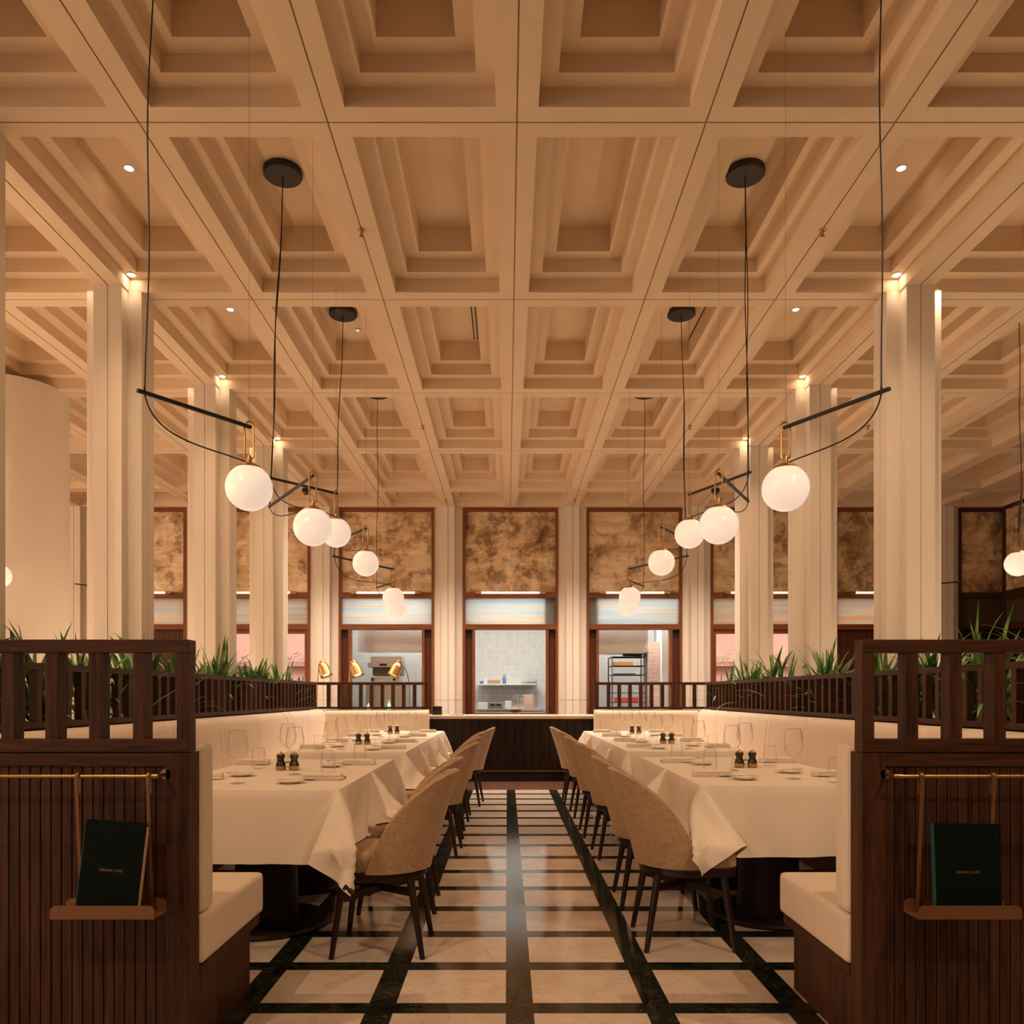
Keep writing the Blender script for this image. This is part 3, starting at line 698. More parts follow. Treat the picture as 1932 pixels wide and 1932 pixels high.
    t = thing('planter', 'dark timber planter trough behind the %s railing' % side, 'planter', (mx(-2.81), 6.9, 0))
    b = B(); bx(b, mx, -2.925, -2.91, 2.75, 10.95, 0, 1.02); bx(b, mx, -2.715, -2.70, 2.75, 10.95, 0, 1.0); bx(b, mx, -2.91, -2.715, 2.75, 2.765, 0, 1.0); bx(b, mx, -2.91, -2.715, 10.935, 10.95, 0, 1.0)
    b.build('trough', M['darkwood'], t)
    b = B(); bx(b, mx, -2.91, -2.715, 2.765, 10.935, .85, .93); b.build('soil', M['soil'], t)

# ------------------------------------------------------------------ plants
def plant_mesh(seed, n=34, L=.42, spread=1.0, w=.02):
    rr = random.Random(seed); b = B()
    for i in range(n):
        a = rr.uniform(0, 2*PI); l = L*rr.uniform(.55, 1.15); th = rr.uniform(.3, 1.45)*spread; ww = w*rr.uniform(.6, 1.3)
        p = Vector((rr.uniform(-.045,.045), rr.uniform(-.17,.17), rr.uniform(-.13,.13))); d = Vector((math.cos(a)*math.sin(th)*.34, math.sin(a)*math.sin(th), math.cos(th)))
        bend = rr.uniform(.4, 2.2); side = d.cross(Vector((0,0,1))).normalized(); seg = 7; rows = []
        for j in range(seg+1):
            f = j/seg; wd = ww*math.sin(PI*min(1, .12+f*.88))**.7*(1 if f < .99 else .05)
            nrm = side.cross(d).normalized()
            rows.append([p - side*wd, p - nrm*wd*.25, p + side*wd])
            d = (d + Vector((0,0,-1))*bend/seg*f*1.6).normalized(); p = p + d*(l/seg)
        b.grid(rows)
    return b
names_ord = ['nearest', 'second', 'third', 'fourth', 'fifth', 'sixth', 'seventh', 'eighth', 'farthest']
for side, spots in (('left', [(3.9,.46,30),(4.7,.44,34),(5.35,.47,40),(6.0,.45,36),(6.75,.45,44),(7.7,.50,56),(8.9,.46,46),(9.9,.42,42),(10.55,.36,30)]),
                    ('right', [(3.5,.56,22),(4.15,.50,30),(4.9,.48,38),(5.45,.46,40),(6.3,.46,40),(7.3,.50,50),(8.6,.48,36),(9.6,.50,46),(10.6,.40,34)])):
    for i, (y, L, n) in enumerate(spots):
        o = plant_mesh(11+i*7+(40 if side == 'right' else 0), int(n*2.6), L*1.08, 1.0, .0145 if i % 3 else .02)
        x = MXF[side](-2.815)
        ob = o.build('plant', M['leaf']); ob.location = (x, y, 1.12); 
        tag(ob, 'strappy green plant in the %s planter, %s from the front' % (side, names_ord[i]), 'plant', 'plants in the %s planter' % side)

# ------------------------------------------------------------------ tables and cloths
def drape(hx, hy, over, seed, clamp, chairs=(), front=False):
    r = np.random.default_rng(seed)
    ex, ey = hx/18, hy/17; n1, n2 = 18+int(round(over/ex)), 17+int(round(over/ey)); nx, ny = 2*n1+1, 2*n2+1
    X, Y_ = np.meshgrid(np.arange(-n1, n1+1)*ex, np.arange(-n2, n2+1)*ey, indexing='ij')
    dx, dy = X[1,0]-X[0,0], Y_[0,1]-Y_[0,0]
    p = np.stack([X, Y_, np.full_like(X, .004) + r.normal(0, .0006, X.shape)], -1)
    if clamp:
        fold = Y_ > hy+1e-6; p[..., 2][fold] = -(Y_[fold]-hy); p[..., 1][fold] = hy+.001
    p[..., 0] += .006*np.sin(Y_*9+seed); prev = p.copy(); dt = 1/60
    dd = math.hypot(dx, dy)
    pin = (np.abs(X) < hx+1e-6) & (np.abs(Y_) < hy+1e-6); P0 = p.copy(); P0[..., 0] = X; P0[..., 1] = Y_; P0[..., 2] = 0; p[pin] = P0[pin]
    def con(a, bb, L, k=1.0, only_stretch=False):
        v = bb-a; l = np.linalg.norm(v, axis=-1, keepdims=True)+1e-9; e = (l-L)/l*.5*k
        if only_stretch: e = np.maximum(e, e*.12)
        return v*e
    for it in range(170):
        vel = (p-prev)*.965; prev = p.copy(); p = p + vel; p[..., 2] -= 9.8*dt*dt*.35
        for q in range(14):
            for o in (0, 1):
                A, Bq = p[o:nx-1:2], p[o+1:nx:2]; m = min(len(A), len(Bq)); c = con(A[:m], Bq[:m], dx); A[:m] += c; Bq[:m] -= c
                A, Bq = p[:, o:ny-1:2], p[:, o+1:ny:2]; m = min(A.shape[1], Bq.shape[1]); c = con(A[:, :m], Bq[:, :m], dy); A[:, :m] += c; Bq[:, :m] -= c
                A, Bq = p[o:nx-1:2, :-1], p[o+1:nx:2, 1:]; m = min(len(A), len(Bq)); c = con(A[:m], Bq[:m], dd, .35); A[:m] += c; Bq[:m] -= c
                A, Bq = p[o:nx-1:2, 1:], p[o+1:nx:2, :-1]; m = min(len(A), len(Bq)); c = con(A[:m], Bq[:m], dd, .35); A[:m] += c; Bq[:m] -= c
            if q % 3 == 0:
                for o in (0, 1, 2, 3):
                    A, Bq = p[o:nx-2:4], p[o+2:nx:4]; m = min(len(A), len(Bq)); c = con(A[:m], Bq[:m], 2*dx, .25); A[:m] += c; Bq[:m] -= c
                    A, Bq = p[:, o:ny-2:4], p[:, o+2:ny:4]; m = min(A.shape[1], Bq.shape[1]); c = con(A[:, :m], Bq[:, :m], 2*dy, .25); A[:, :m] += c; Bq[:, :m] -= c
            p[pin] = P0[pin]
            # table box
            ax, ay = hx - np.abs(p[..., 0]), hy - np.abs(p[..., 1]); ins = (ax > 0) & (ay > 0) & (p[..., 2] < 0)
            dz = -p[..., 2]
            mn = np.minimum(np.minimum(ax, ay), dz)
            up = ins & (dz <= mn+1e-9); p[..., 2][up] = 0
            sx = ins & ~up & (ax <= mn+1e-9); p[..., 0][sx] = np.sign(p[..., 0][sx])*hx
            sy = ins & ~up & ~sx; p[..., 1][sy] = np.sign(p[..., 1][sy])*hy
            for cx, cy in chairs:
                fm = (Y_ < -hy-1e-6) & (cy < -.2) & front
                inb = fm & (p[..., 0] > cx-.22) & (p[..., 0] < cx+.24) & (p[..., 1] > cy-.235) & (p[..., 2] < -.25)
                p[..., 1][inb] = np.maximum(cy-.235, p[..., 1][inb]-.004)
                rx_ = p[..., 0]-cx; ry_ = p[..., 1]-cy; rr_ = np.sqrt(rx_**2+ry_**2)+1e-9; R_ = .232
                zt_ = np.full_like(rx_, -.262)
                ins2 = ~fm & (rr_ < R_) & (p[..., 2] < zt_)
                dr = R_-rr_; dzt = zt_-p[..., 2]; upm = ins2 & (dzt < dr*1.5)
                p[..., 2][upm] = zt_[upm]; o2 = ins2 & ~upm
                p[..., 0][o2] += (rx_/rr_*dr)[o2]*.5; p[..., 1][o2] += (ry_/rr_*dr)[o2]*.5
            p[..., 2] = np.minimum(p[..., 2], 0)
            if clamp: p[..., 1] = np.minimum(p[..., 1], hy+.0015)
        on = (p[..., 2] > -.002) & (np.abs(p[..., 0]) < hx) & (np.abs(p[..., 1]) < hy)
        prev[on] = p[on]
    return p
TW, TL = .95, .899        # across, along the aisle
OV = .345
def cloth_mesh(P, flipy, nm):
    b = B(); Q = P.copy(); Q[..., 2] += .0015
    if flipy: Q[..., 1] *= -1
    b.grid([[tuple(c) for c in r] for r in Q]); 
    bmesh.ops.recalc_face_normals(b.bm, faces=b.bm.faces[:])
    me = bpy.data.meshes.new(nm); b.bm.to_mesh(me); b.bm.free(); me.materials.append(M['linen'])
    for p_ in me.polygons: p_.use_smooth = True
    me.set_sharp_from_angle(angle=math.radians(50))
    return me
tord = ['nearest', 'second', 'third', 'fourth', 'fifth', 'farthest']
def table_proto():
    t = thing('dining_table', '', 'table')
    B().box(-TW/2+.025, TW/2-.025, -TL/2+.025, TL/2-.025, .715, .742, .003).build('tabletop', M['woody'], t)
    B().lathe([(0,.03),(.17,.03),(.165,.10),(.155,.4),(.15,.69),(.2,.715),(0,.715)], 40).build('pedestal', M['darkwood'], t, True)
    B().lathe([(0,0),(.33,0),(.335,.012),(.32,.026),(.18,.032),(0,.032)], 48).build('base_disc', M['darkwood'], t, True)
    return t
tp = table_proto(); first = True
CH = {'left': [(-.60,3.82,0),(-.62,4.56,.03),(-.58,6.05,-.03),(-.59,6.83,.02),(-.585,7.75,0),(-.50,8.80,-.06)],
      'right': [(.865,3.915,0),(.86,4.645,-.03),(.88,6.0,.02),(.86,6.89,0),(.87,8.03,.03),(.845,8.93,-.02)]}
TY = {'left': [4.195, 5.10, 6.665, 7.57, 8.62, 9.525], 'right': [4.37, 5.275, 6.785, 7.69, 8.60, 9.505]}
TX = {'left': -.795-TW/2, 'right': .960+TW/2}
CM = {}; front_P = None
for side in ('left', 'right'):
    for i in range(4):          # the far tables reuse the cloths of the third and fourth
        fl = i % 2 == 1; q_ = 1 if side == 'left' else -1
        ch = [((x-TX[side])*q_, (y-TY[side][i])*(-1 if fl else 1)) for x, y, _ in CH[side] if abs(y-TY[side][i]) < .62]
        P = drape(TW/2, TL/2, OV, 3+i+(10 if side == 'right' else 0), True, ch, i == 0)
        if side == 'left' and i == 0: front_P = P
        CM[side, i] = cloth_mesh(P, fl, 'tablecloth')
for side in ('left', 'right'):
    for i, yc in enumerate(TY[side]):
        lab = 'square dining table on a dark round pedestal, %s in the %s row' % (tord[i], side)
        grp = 'dining tables of the %s row' % side
        loc = (TX[side], yc, 0)
        if first: tp.location = loc; tp['label'] = lab; tp['group'] = grp; first = False
        else: dup(tp, loc, 0, lab, grp)
        o = link(bpy.data.objects.new('tablecloth', CM[side, i if i < 4 else i-2])); o.location = (TX[side], yc, .7525)
        if (side == 'right') : o.scale = (-1, 1, 1)
        tag(o, 'white linen tablecloth hanging over the %s table of the %s row' % (tord[i], side), 'tablecloth', 'white tablecloths of the %s row' % side)
        if side == 'left' and i == 0:
            Pc = front_P; q = Pc[-1, 0]; q2 = Pc[-1, 3]; q3 = Pc[-4, 0]
            b = B(); A, C_, D_ = Vector(q)*.72+Vector(q2)*.28, Vector(Pc[-1, 2]), Vector(Pc[-4, 2])
            n_ = ((C_-Vector(q)).cross(D_-Vector(q))).normalized()*.004
            for s_ in (1, -1): b.quad(*[v+n_*s_ for v in (Vector(q)+Vector((.01,0,.01)), Vector(Pc[-1,1])+Vector((.008,0,0)), Vector(Pc[-3,1]), Vector(Pc[-3,0]))])
            b.build('care_tag', M['black'], o, world=False)

# ------------------------------------------------------------------ chairs
def make_chair():
    t = thing('dining_chair', '', 'chair')
    def top(th):
        return float(np.interp(abs(th), [0,.25,.5,.75,1.05,1.2,1.36,1.47,1.57,1.66,1.75], [.842,.839,.826,.795,.722,.672,.605,.55,.495,.445,.395]))
    def shell(off):
        rows = []
        for th in np.linspace(-1.75, 1.75, 45):
            zt = top(th) - off*.0; row = []
            for q in np.linspace(0, 1, 13):
                z = .388 + (zt-.388)*q; lean = .135*((z-.388)/.45)**1.15
                rx, ry = .235-off, .233-off
                ct, st_ = math.cos(th), math.sin(th)
                x = -(rx + lean)*ct if ct > 0 else -rx*ct*1.0
                flare = 1+.06*(z-.388)/.45
                row.append((x, ry*st_*flare*(1 if ct > 0 else 1-.10*(-ct)), z))
            rows.append(row)
        return rows
    o_, i_ = shell(0), shell(.032); b = B()
    rows = []
    for ro, ri in zip(o_, i_):
        e = Vector(ro[-1]); f = Vector(ri[-1]); m = (e+f)/2 + Vector((0,0,.008))
        rows.append(ro + [tuple(e*.75+f*.25+Vector((0,0,.006))), tuple(m), tuple(e*.25+f*.75+Vector((0,0,.006)))] + ri[::-1])
    b.grid(rows)
    for r in (rows[0], rows[-1]):
        k = len(r)
        for j in range(k//2-1):
            b.quad(r[j], r[j+1], r[k-2-j], r[k-1-j])
    b.build('backrest', M['tweed'], t, True, weld=True)
    def seat_poly(s, x1):
        P = []
        for th in np.linspace(-PI/2, PI/2, 15): P.append((-.215*s*math.cos(th), .213*s*math.sin(th)))
        P = P + [(x1*.8, .212*s), (x1*.96, .18*s), (x1, .12*s), (x1, -.12*s), (x1*.96, -.18*s), (x1*.8, -.212*s)]
        return P[::-1]
    def sm(zs, m, nm):
        b = B(); rows = [[(x*s, y*s, z) for x, y in seat_poly(1, .22)] for s, z in zs]
        V = b.grid(rows, closed_v=True)
        b.bm.faces.new(V[0][::-1]); b.bm.faces.new(V[-1]); b.build(nm, m, t, True)
    sm([(.97,.392),(1.0,.40),(1.0,.455),(.985,.468),(.93,.478),(.7,.483)], M['tweed'], 'seat')
    sm([(.985,.350),(1.0,.353),(1.0,.390),(.97,.392)], M['legs'], 'seat_frame')
    for sx, sy in ((-1,-1),(-1,1),(1,-1),(1,1)):
        a = (sx*.155, sy*.165, .352); c = (sx*(.215 if sx < 0 else .20), sy*.205, 0)
        B().tube([a, ((a[0]+c[0])/2, (a[1]+c[1])/2, .176), c], .019, 10, .0125).build('leg', M['legs'], t, True)
    b = B(); b.bar((-.17,-.178,.295),(.165,.178,.265),.012,.034); b.bar((-.17,.178,.295),(.165,-.178,.265),.012,.034); b.build('cross_stretcher', M['legs'], t)
    B().lathe([(0,0),(.008,0),(.008,.006),(0,.006)], 10, (0,0,.303)).build('stretcher_bolt', M['brass'], t, True)
    return t
cp = make_chair(); first = True
for side in ('left', 'right'):
    for i, (x, y, r) in enumerate(CH[side]):
        lab = 'tan woven tub chair with dark legs, %s along the aisle side of the %s row' % (tord[i], side)
        g = 'tub chairs of the %s row' % side; rz = (PI if side == 'left' else 0) + r
        if first: cp.location = (x, y, 0); cp.rotation_euler = (0,0,rz); cp['label'] = lab; cp['group'] = g; first = False
        else: dup(cp, (x, y, 0), rz, lab, g)

# ------------------------------------------------------------------ place settings
def wine_glass():
    t = thing('wine_glass', '', 'glass')
    o = [(0,0),(.036,.0),(.038,.0018),(.030,.004),(.008,.008),(.0042,.02),(.0038,.06),(.0042,.105),(.012,.118),(.030,.132),(.045,.152),(.0505,.175),(.049,.205),(.043,.240),(.0385,.265)]
    i = [(.0375,.265),(.042,.240),(.048,.205),(.0495,.175),(.044,.154),(.029,.134),(.010,.121),(0,.119)]
    B().lathe(o+[(.0375,.2655)], 28).build('bowl_and_stem', M['glass'], t, True); return t
def tumbler():
    t = thing('water_glass', '', 'glass')
    B().lathe([(0,0),(.030,0),(.037,.006),(.0405,.03),(.040,.06),(.035,.125),(.0342,.1255)], 26).build('tumbler', M['glass'], t, True); return t
def plate():
    t = thing('side_plate', '', 'plate')
    B().lathe([(0,0),(.045,0),(.05,.004),(.074,.014),(.075,.016),(.073,.017),(.05,.008),(0,.006)], 36).build('dish', M['china'], t, True)
    b = B(); b.box(-.06,.015,-.006,.006,.016,.018,.0005,1); b.box(.015,.085,-.004,.004,.0165,.0205,.0015,1); b.build('butter_knife', M['silver'], t); return t
def napkin():
    t = thing('napkin', '', 'napkin')
    b = B(); b.box(-.105,.105,-.034,.034,0,.012,.005,3); b.box(-.104,.10,-.031,.030,.011,.033,.009,3); b.build('folded_linen', M['napkin'], t, True); return t
def fork():
    t = thing('fork', '', 'fork')
    b = B(); b.bar((-.10,0,.003),(.03,0,.004),.004,.010,.0015); b.box(.03,.058,-.011,.011,.003,.006,.001)
    for k in range(4): b.box(.058,.10,-.011+k*.0062,-.0085+k*.0062,.003,.006)
    b.build('tined_head_and_handle', M['silver'], t); return t
def knife():
    t = thing('knife', '', 'knife')
    b = B(); b.bar((-.11,0,.004),(-.01,0,.004),.006,.013,.002); b.build('handle', M['silver'], t)
    b = B(); b.box(-.01,.11,-.009,.007,.0015,.004,.001); b.build('blade', M['silver'], t); return t
def mill(pepper):
    t = thing('pepper_mill' if pepper else 'salt_mill', '', 'mill')
    B().lathe([(0,.024),(.029,.024),(.030,.028),(.027,.036),(.0195,.055),(.0195,.062),(.026,.080),(.027,.086),(0,.086)], 24).build('body', M['blackpep'], t, True)
    B().lathe([(0,0),(.029,0),(.030,.003),(.029,.0235),(0,.0235)], 24).build('brass_foot', M['brass'], t, True)
    B().lathe([(0,.086),(.020,.086),(.022,.092),(.018,.098),(.006,.102),(.005,.108),(0,.109)], 20).build('brass_crown', M['brass'], t, True); return t
ZT = .7575
PR = dict(wine_glass=wine_glass(), tumbler=tumbler(), plate=plate(), napkin=napkin(), fork=fork(), knife=knife(), salt=mill(False), pepper=mill(True))
used = set()
def put(kind, loc, rz, label, group):
    p = PR[kind]
    if kind not in used:
        used.add(kind); p.location = loc; p.rotation_euler = (0,0,rz); p['label'] = label; p['group'] = group; return p
    return dup(p, loc, rz, label, group)
rr = random.Random(4)
for side in ('left', 'right'):
    s = SG[side]
    for i, yc in enumerate(TY[side]):
        j = lambda a=.012: rr.uniform(-a, a)
        xa = -.795 if side == 'left' else .960; toward = -s   # from aisle edge to bench
        X = lambda d: xa + toward*d
        for who, d_n, d_p, d_w, d_t, sg in (('aisle', .14, .30, .38, .36, 1), ('bench', .80, .66, .56, .60, -1)):
            where = '%s side, %s table, %s row' % (who, tord[i], side)
            G = lambda n: '%s of the %s row' % (n, side)
            ys = -.10 if who == 'aisle' else .12
            r0 = (0 if side == 'left' else PI) + (0 if who == 'aisle' else PI)
            put('napkin', (X(d_n+.03)+j(), yc+.02+j(), ZT), r0+j(.06), 'folded white napkin, '+where, G('napkins'))
            put('fork', (X(d_n+.04)+j(), yc+.02-.052+j(.004), ZT), r0+PI+j(.05), 'steel fork by the napkin, '+where, G('forks'))
            put('knife', (X(d_n+.05)+j(), yc+.02+.052+j(.004), ZT), r0+PI+j(.05), 'steel knife by the napkin, '+where, G('knives'))
            put('plate', (X(d_p)+j(), yc+ys*(1 if who == 'aisle' else 1)*1.15-(.05 if who == 'aisle' else -.05)+j(), ZT), r0+.3+j(.3), 'white side plate with butter knife, '+where, G('side plates'))
            put('wine_glass', (X(d_w)+j(.02), yc+(.28 if who == 'aisle' else -.18)+j(.03), ZT), 0, 'clear stemmed wine glass, '+where, G('wine glasses'))
            put('tumbler', (X(d_t - (.14 if who == 'aisle' else -.10))+j(.02), yc+(.33 if who == 'aisle' else -.30)+j(.03), ZT), 0, 'clear water tumbler, '+where, G('water tumblers'))
        if i % 2 == 1:
            w2 = 'on the %s table of the %s row' % (tord[i], side)
            put('salt', (X(.555), yc-.36, ZT), 0, 'black salt mill with brass foot, bench side, %s' % w2, 'mill pairs of the %s row' % side)
            put('pepper', (X(.475), yc-.36, ZT), 0, 'black pepper mill with brass foot, aisle side, %s' % w2, 'mill pairs of the %s row' % side)

# ------------------------------------------------------------------ counter
CY = 11.18
t = thing('service_counter', 'dark timber service counter with pale stone top at the end of the aisle', 'counter', (XC, CY, 0))
B().box(-2.75, 2.87, CY-.02, 11.95, .868, .917, .012, 3).build('stone_top', M['counterstone'], t)
b = B(); x = -2.7
while x < 2.8: b.box(x, x+.118, CY+.015, CY+.04, .145, .868, .002, 1); x += .122
b.box(-2.7, 2.82, CY+.04, 11.9, .145, .868); b.build('front_panelling', M['darkwood'], t)
B().box(-2.7, 2.82, CY+.0, CY+.03, .125, .145).build('foot_trim', M['copper'], t)
B().box(-2.68, 2.8, CY+.09, 11.85, 0, .125).build('plinth', M['black'], t)
t = thing('receipt_printer', 'black receipt printer on the left end of the visible counter top', 'printer', (-1.0, 11.4, .917))
b = B(); b.box(-1.07, -.94, 11.33, 11.5, .925, 1.045, .012); b.build('body', M['black'], t)
B().box(-1.05, -.96, 11.322, 11.331, .985, 1.03, .002).build('front_cover', M['darkwood'], t)
B().box(-1.075, -.935, 11.32, 11.5, .917, .927, .003).build('foot', M['steel'], t)
for px, w, nm in ((853, .05, 'small white folded card on the counter right of the printer'), (868, .07, 'thin white dish on the counter near the central hatch')):
    b = B(); x = kx(px+ (0), 11.4); b.lathe([(0,0),(w*.7,0),(w,.012),(0,.014)], 20, (x, 11.45, .917)); tag(b.build('saucer', M['china'], smooth=True), nm.replace('folded card', 'saucer'), 'saucer')
def task_lamp(px, stem_px, curve, label):
    Y = 11.55; x = kx(px, Y); xs = kx(stem_px, Y); s = 1 if xs > x else -1
    t = thing('task_lamp', label, 'lamp', (xs, Y, .917))
    B().lathe([(0,0),(.07,0),(.072,.006),(.06,.012),(0,.014)], 24, (xs, Y, .917)).build('base', M['brass'], t, True)
    ztop = kz(1251, Y); P = [(xs, Y, .93), (xs, Y, 1.25)]
    n = 10
    if curve:
        for k in range(1, n+1):
            a = k/n; P.append((xs + (x+s*.03-xs)*(1-math.cos(a*PI/2))*1.0, Y, 1.25+(ztop-1.25)*math.sin(a*PI/2)))
    else: P += [(xs+ (x-xs)*.15, Y, 1.5), (x-(x-xs)*.75, Y, ztop-.02), (x-(x-xs)*.3, Y, ztop+.03)]
    B().tube(P, .008, 8).build('stem', M['brass'], t, True)
    Mx = Matrix.Translation((x, Y, kz(1263, Y))) @ Matrix.Rotation(math.radians(s*22), 4, 'Y') @ Matrix.Rotation(math.radians(-14), 4, 'X')
    B().lathe([(.0,.135),(.042,.135),(.045,.125),(.045,.095),(.062,.075),(.078,.03),(.086,-.09),(.090,-.105),(.086,-.105),(.074,.02),(.04,.07),(0,.075)], 28, M=Mx).build('shade', M['brass'], t, True)
    B().lathe([(0,-.08),(.05,-.085),(.055,-.06),(.03,0),(0,.02)], 18, M=Mx).build('bulb', M['bulb'], t, True)
task_lamp(612, 598, 0, 'brass bell shaded task lamp on the counter, leftmost of three')
task_lamp(671.5, 658, 0, 'brass bell shaded task lamp on the counter, middle of three')
task_lamp(747, 773, 1, 'brass bell shaded task lamp with curved stem, rightmost of three')

# ------------------------------------------------------------------ pendants
def pt(px, py, Y): return Vector(((px-VX)*Y/F, Y, HC+(VY-py)*Y/F))
def bez(a, b_, c, d, n=18):
    return [a*(1-t)**3 + b_*3*t*(1-t)**2 + c*3*t*t*(1-t) + d*t**3 for t in np.linspace(0, 1, n)]
GR = .1125
def pendant(label, canopy_x, canopy_y, arms, side, group):
    zc = Z3
    t = thing('pendant_lamp', label, 'lamp', (canopy_x, canopy_y, zc), 0, group)
    B().lathe([(0,-.045),(.125,-.045),(.132,-.038),(.132,0),(0,0)], 40, (canopy_x, canopy_y, zc)).build('canopy', M['black'], t, True)
    for (piv, end, cord_sag, over, hoop_rot) in arms:
        P = []; n = 16; r_ = random.Random(int(piv.x*100)); ph = r_.uniform(0, 6)
        top = Vector((canopy_x, canopy_y, zc-.045))
        for k in range(n+1):
            f = k/n; w = .010*math.sin(PI*f)*math.sin(ph+f*9)
            P.append(top*(1-f) + (piv+Vector((0,0,.01)))*f + Vector((w, w*.4, 0)))
        B().tube(P, .0036, 6).build('drop_cord', M['cord'], t, True)
        d = (end-piv); L = d.length; d.normalize()
        a = piv - d*over; e = end + d*.012
        br = B().bar(a, e, .017, .017, .003).build('bar', M['black'], t)
        b = B(); b.tube([piv+Vector((0,0,.007)), piv+Vector((0,0,.025))], .005, 6)
        b.build('cord_grip', M['black'], br)
        # hoop
        hw, hh = .021, .165; c = end + Vector((0,0,.012)); u = Vector((math.cos(hoop_rot), math.sin(hoop_rot), 0)); Q = []
        for k in range(9): aa = PI*k/8; Q.append(c + u*hw*math.cos(aa) + Vector((0,0,hw*math.sin(aa)-.008)))
        for k in range(9): aa = PI + PI*k/8; Q.append(c + u*hw*math.cos(aa) + Vector((0,0,-hh+hw*math.sin(aa)+.015)))
        Q.append(Q[0]); B().tube(Q, .0046, 8, cap=False).build('brass_hoop', M['brass'], t, True)
        gc = end + Vector((0,0,-.300)); 
        B().lathe([(0,GR+.048),(.010,GR+.046),(.013,GR+.03),(.012,GR+.012),(.03,GR+.006),(.055,GR-.008),(.062,GR-.017),(.058,GR-.019),(0,GR-.01)], 28, gc).build('cap', M['brass'], t, True)
        prof = [(GR*math.sin(q), -GR*math.cos(q)) for q in np.linspace(0, PI*.83, 26)]; prof[0] = (0, -GR); prof.append((0, prof[-1][1]))
        B().lathe(prof, 48, gc).build('globe', M['globe'], t, True)
        g0 = gc + Vector((0, 0, GR+.012)); dd = Vector((piv.x-end.x, piv.y-end.y, 0))
        B().tube(bez(piv+Vector((0,0,-.008)), piv+Vector((0,0,-cord_sag))-dd*.08, g0+dd*.45+Vector((0,0,.03)), g0+dd.normalized()*.02), .0034, 6).build('lamp_cord', M['cord'], t, True)
        w = B(); w.tube([end+Vector((0,0,.01)), Vector((end.x, end.y, H+.03))], .0009, 5); w.build('suspension_wire', M['wire'], t)
gl = 'globe pendants over the left row'; gr = 'globe pendants over the right row'
cxl, cxr = -1.565, 1.66
pendant('black bar pendant with one globe, nearest over the left row', cxl, 3.53, [(pt(273,741,3.53), pt(470,805,3.90), .20, .035, .35)], 'left', gl)
pendant('black crossed bar pendant with two globes, second over the left row', cxl, 5.545, [(pt(511,902,5.545), pt(634,931,6.08), .24, .02, 1.3), (pt(509,955,5.545), pt(590,898,4.68), .12, .02, .5)], 'left', gl)
pendant('black bar pendant with two globes, third over the left row', cxl, 7.58, [(pt(631,1050,7.58), pt(742,1074,8.38), .30, .02, .2), (pt(632,1022,7.58), pt(690,997,6.85), .1, .02, .3)], 'left', gl)
pendant('black bar pendant with one globe, farthest over the left row', cxl, 9.6, [(pt(711,1109,9.6), pt(746,1097,9.07), .1, .02, .3)], 'left', gl)
pendant('black bar pendant with one globe, nearest over the right row', cxr, 3.53, [(pt(1663,739,3.53), pt(1482,806,3.90), .20, .04, -.35)], 'right', gr)
pendant('black crossed bar pendant with two globes, second over the right row', cxr, 5.545, [(pt(1413,892,5.545), pt(1301,933,6.08), .24, .02, 1.7), (pt(1411,945,5.545), pt(1356,894,4.66), .12, .02, -.5)], 'right', gr)
pendant('black bar pendant with two globes, third over the right row', cxr, 7.58, [(pt(1296,1049,7.58), pt(1188,1073,8.38), .30, .02, -.2), (pt(1294,1018,7.58), pt(1248,995,6.80), .1, .02, -.3)], 'right', gr)
pendant('black bar pendant with one globe, farthest over the right row', cxr, 9.6, [(pt(1214,1106,9.6), pt(1184,1094,9.07), .1, .02, -.3)], 'right', gr)
# outer aisles
pendant('black bar pendant with one globe at the left edge, beyond the left columns', -5.35, 7.7, [(pt(-95,1012,7.7), pt(-2,1029,7.8), .2, .02, .3)], 'left', None)
pendant('black bar pendant with one globe at the right edge, beyond the right columns', 4.86, 7.55, [(pt(1927,935,7.4), pt(1921,1001,7.2), .05, .0, .3)], 'right', None)
pendant('black bar pendant mostly hidden behind the second left column', -5.4, 10.5, [(pt(188,1107,10.5), pt(222,1111,10.5), .1, .33, .3)], 'left', None)
pendant('black bar pendant partly hidden behind the near right column', 5.45, 10.5, [(pt(1738,1104,10.5), pt(1704,1107,10.5), .1, .52, .3)], 'right', None)

# ------------------------------------------------------------------ ceiling fittings
def light(kind, loc, power, col, rot=(0,0,0), **k):
    l = bpy.data.lights.new('lamp_or_added_light', kind); l.energy = power; l.color = col
    for a, v in k.items(): setattr(l, a, v)
    o = bpy.data.objects.new('lamp_or_added_light', l); o.location = loc; o.rotation_euler = rot; link(o); return o
WARM = (1.0, .66, .39)
def downlight(x, y, z, label, power, rec=.03, ang=110, group=None):
    t = thing('downlight', label, 'light', (x, y, z), 0, group)
    B().lathe([(.028,0),(.040,0),(.042,-.004),(.034,-.006),(.028,-.004)], 24, (x, y, z)).build('trim_ring', M['white'], t, True)
    B().lathe([(0,-.004),(.028,-.004),(.028,-.001),(0,-.001)], 20, (x, y, z)).build('lens', M['lampwhite'], t, True)
    light('SPOT', (x, y, z-.012), power, WARM, spot_size=math.radians(ang), spot_blend=.8, shadow_soft_size=.03)
PTOP, PLEDGE = 60, 1.7
cn = ['nearest', 'second', 'third', 'fourth', 'fifth', 'sixth']
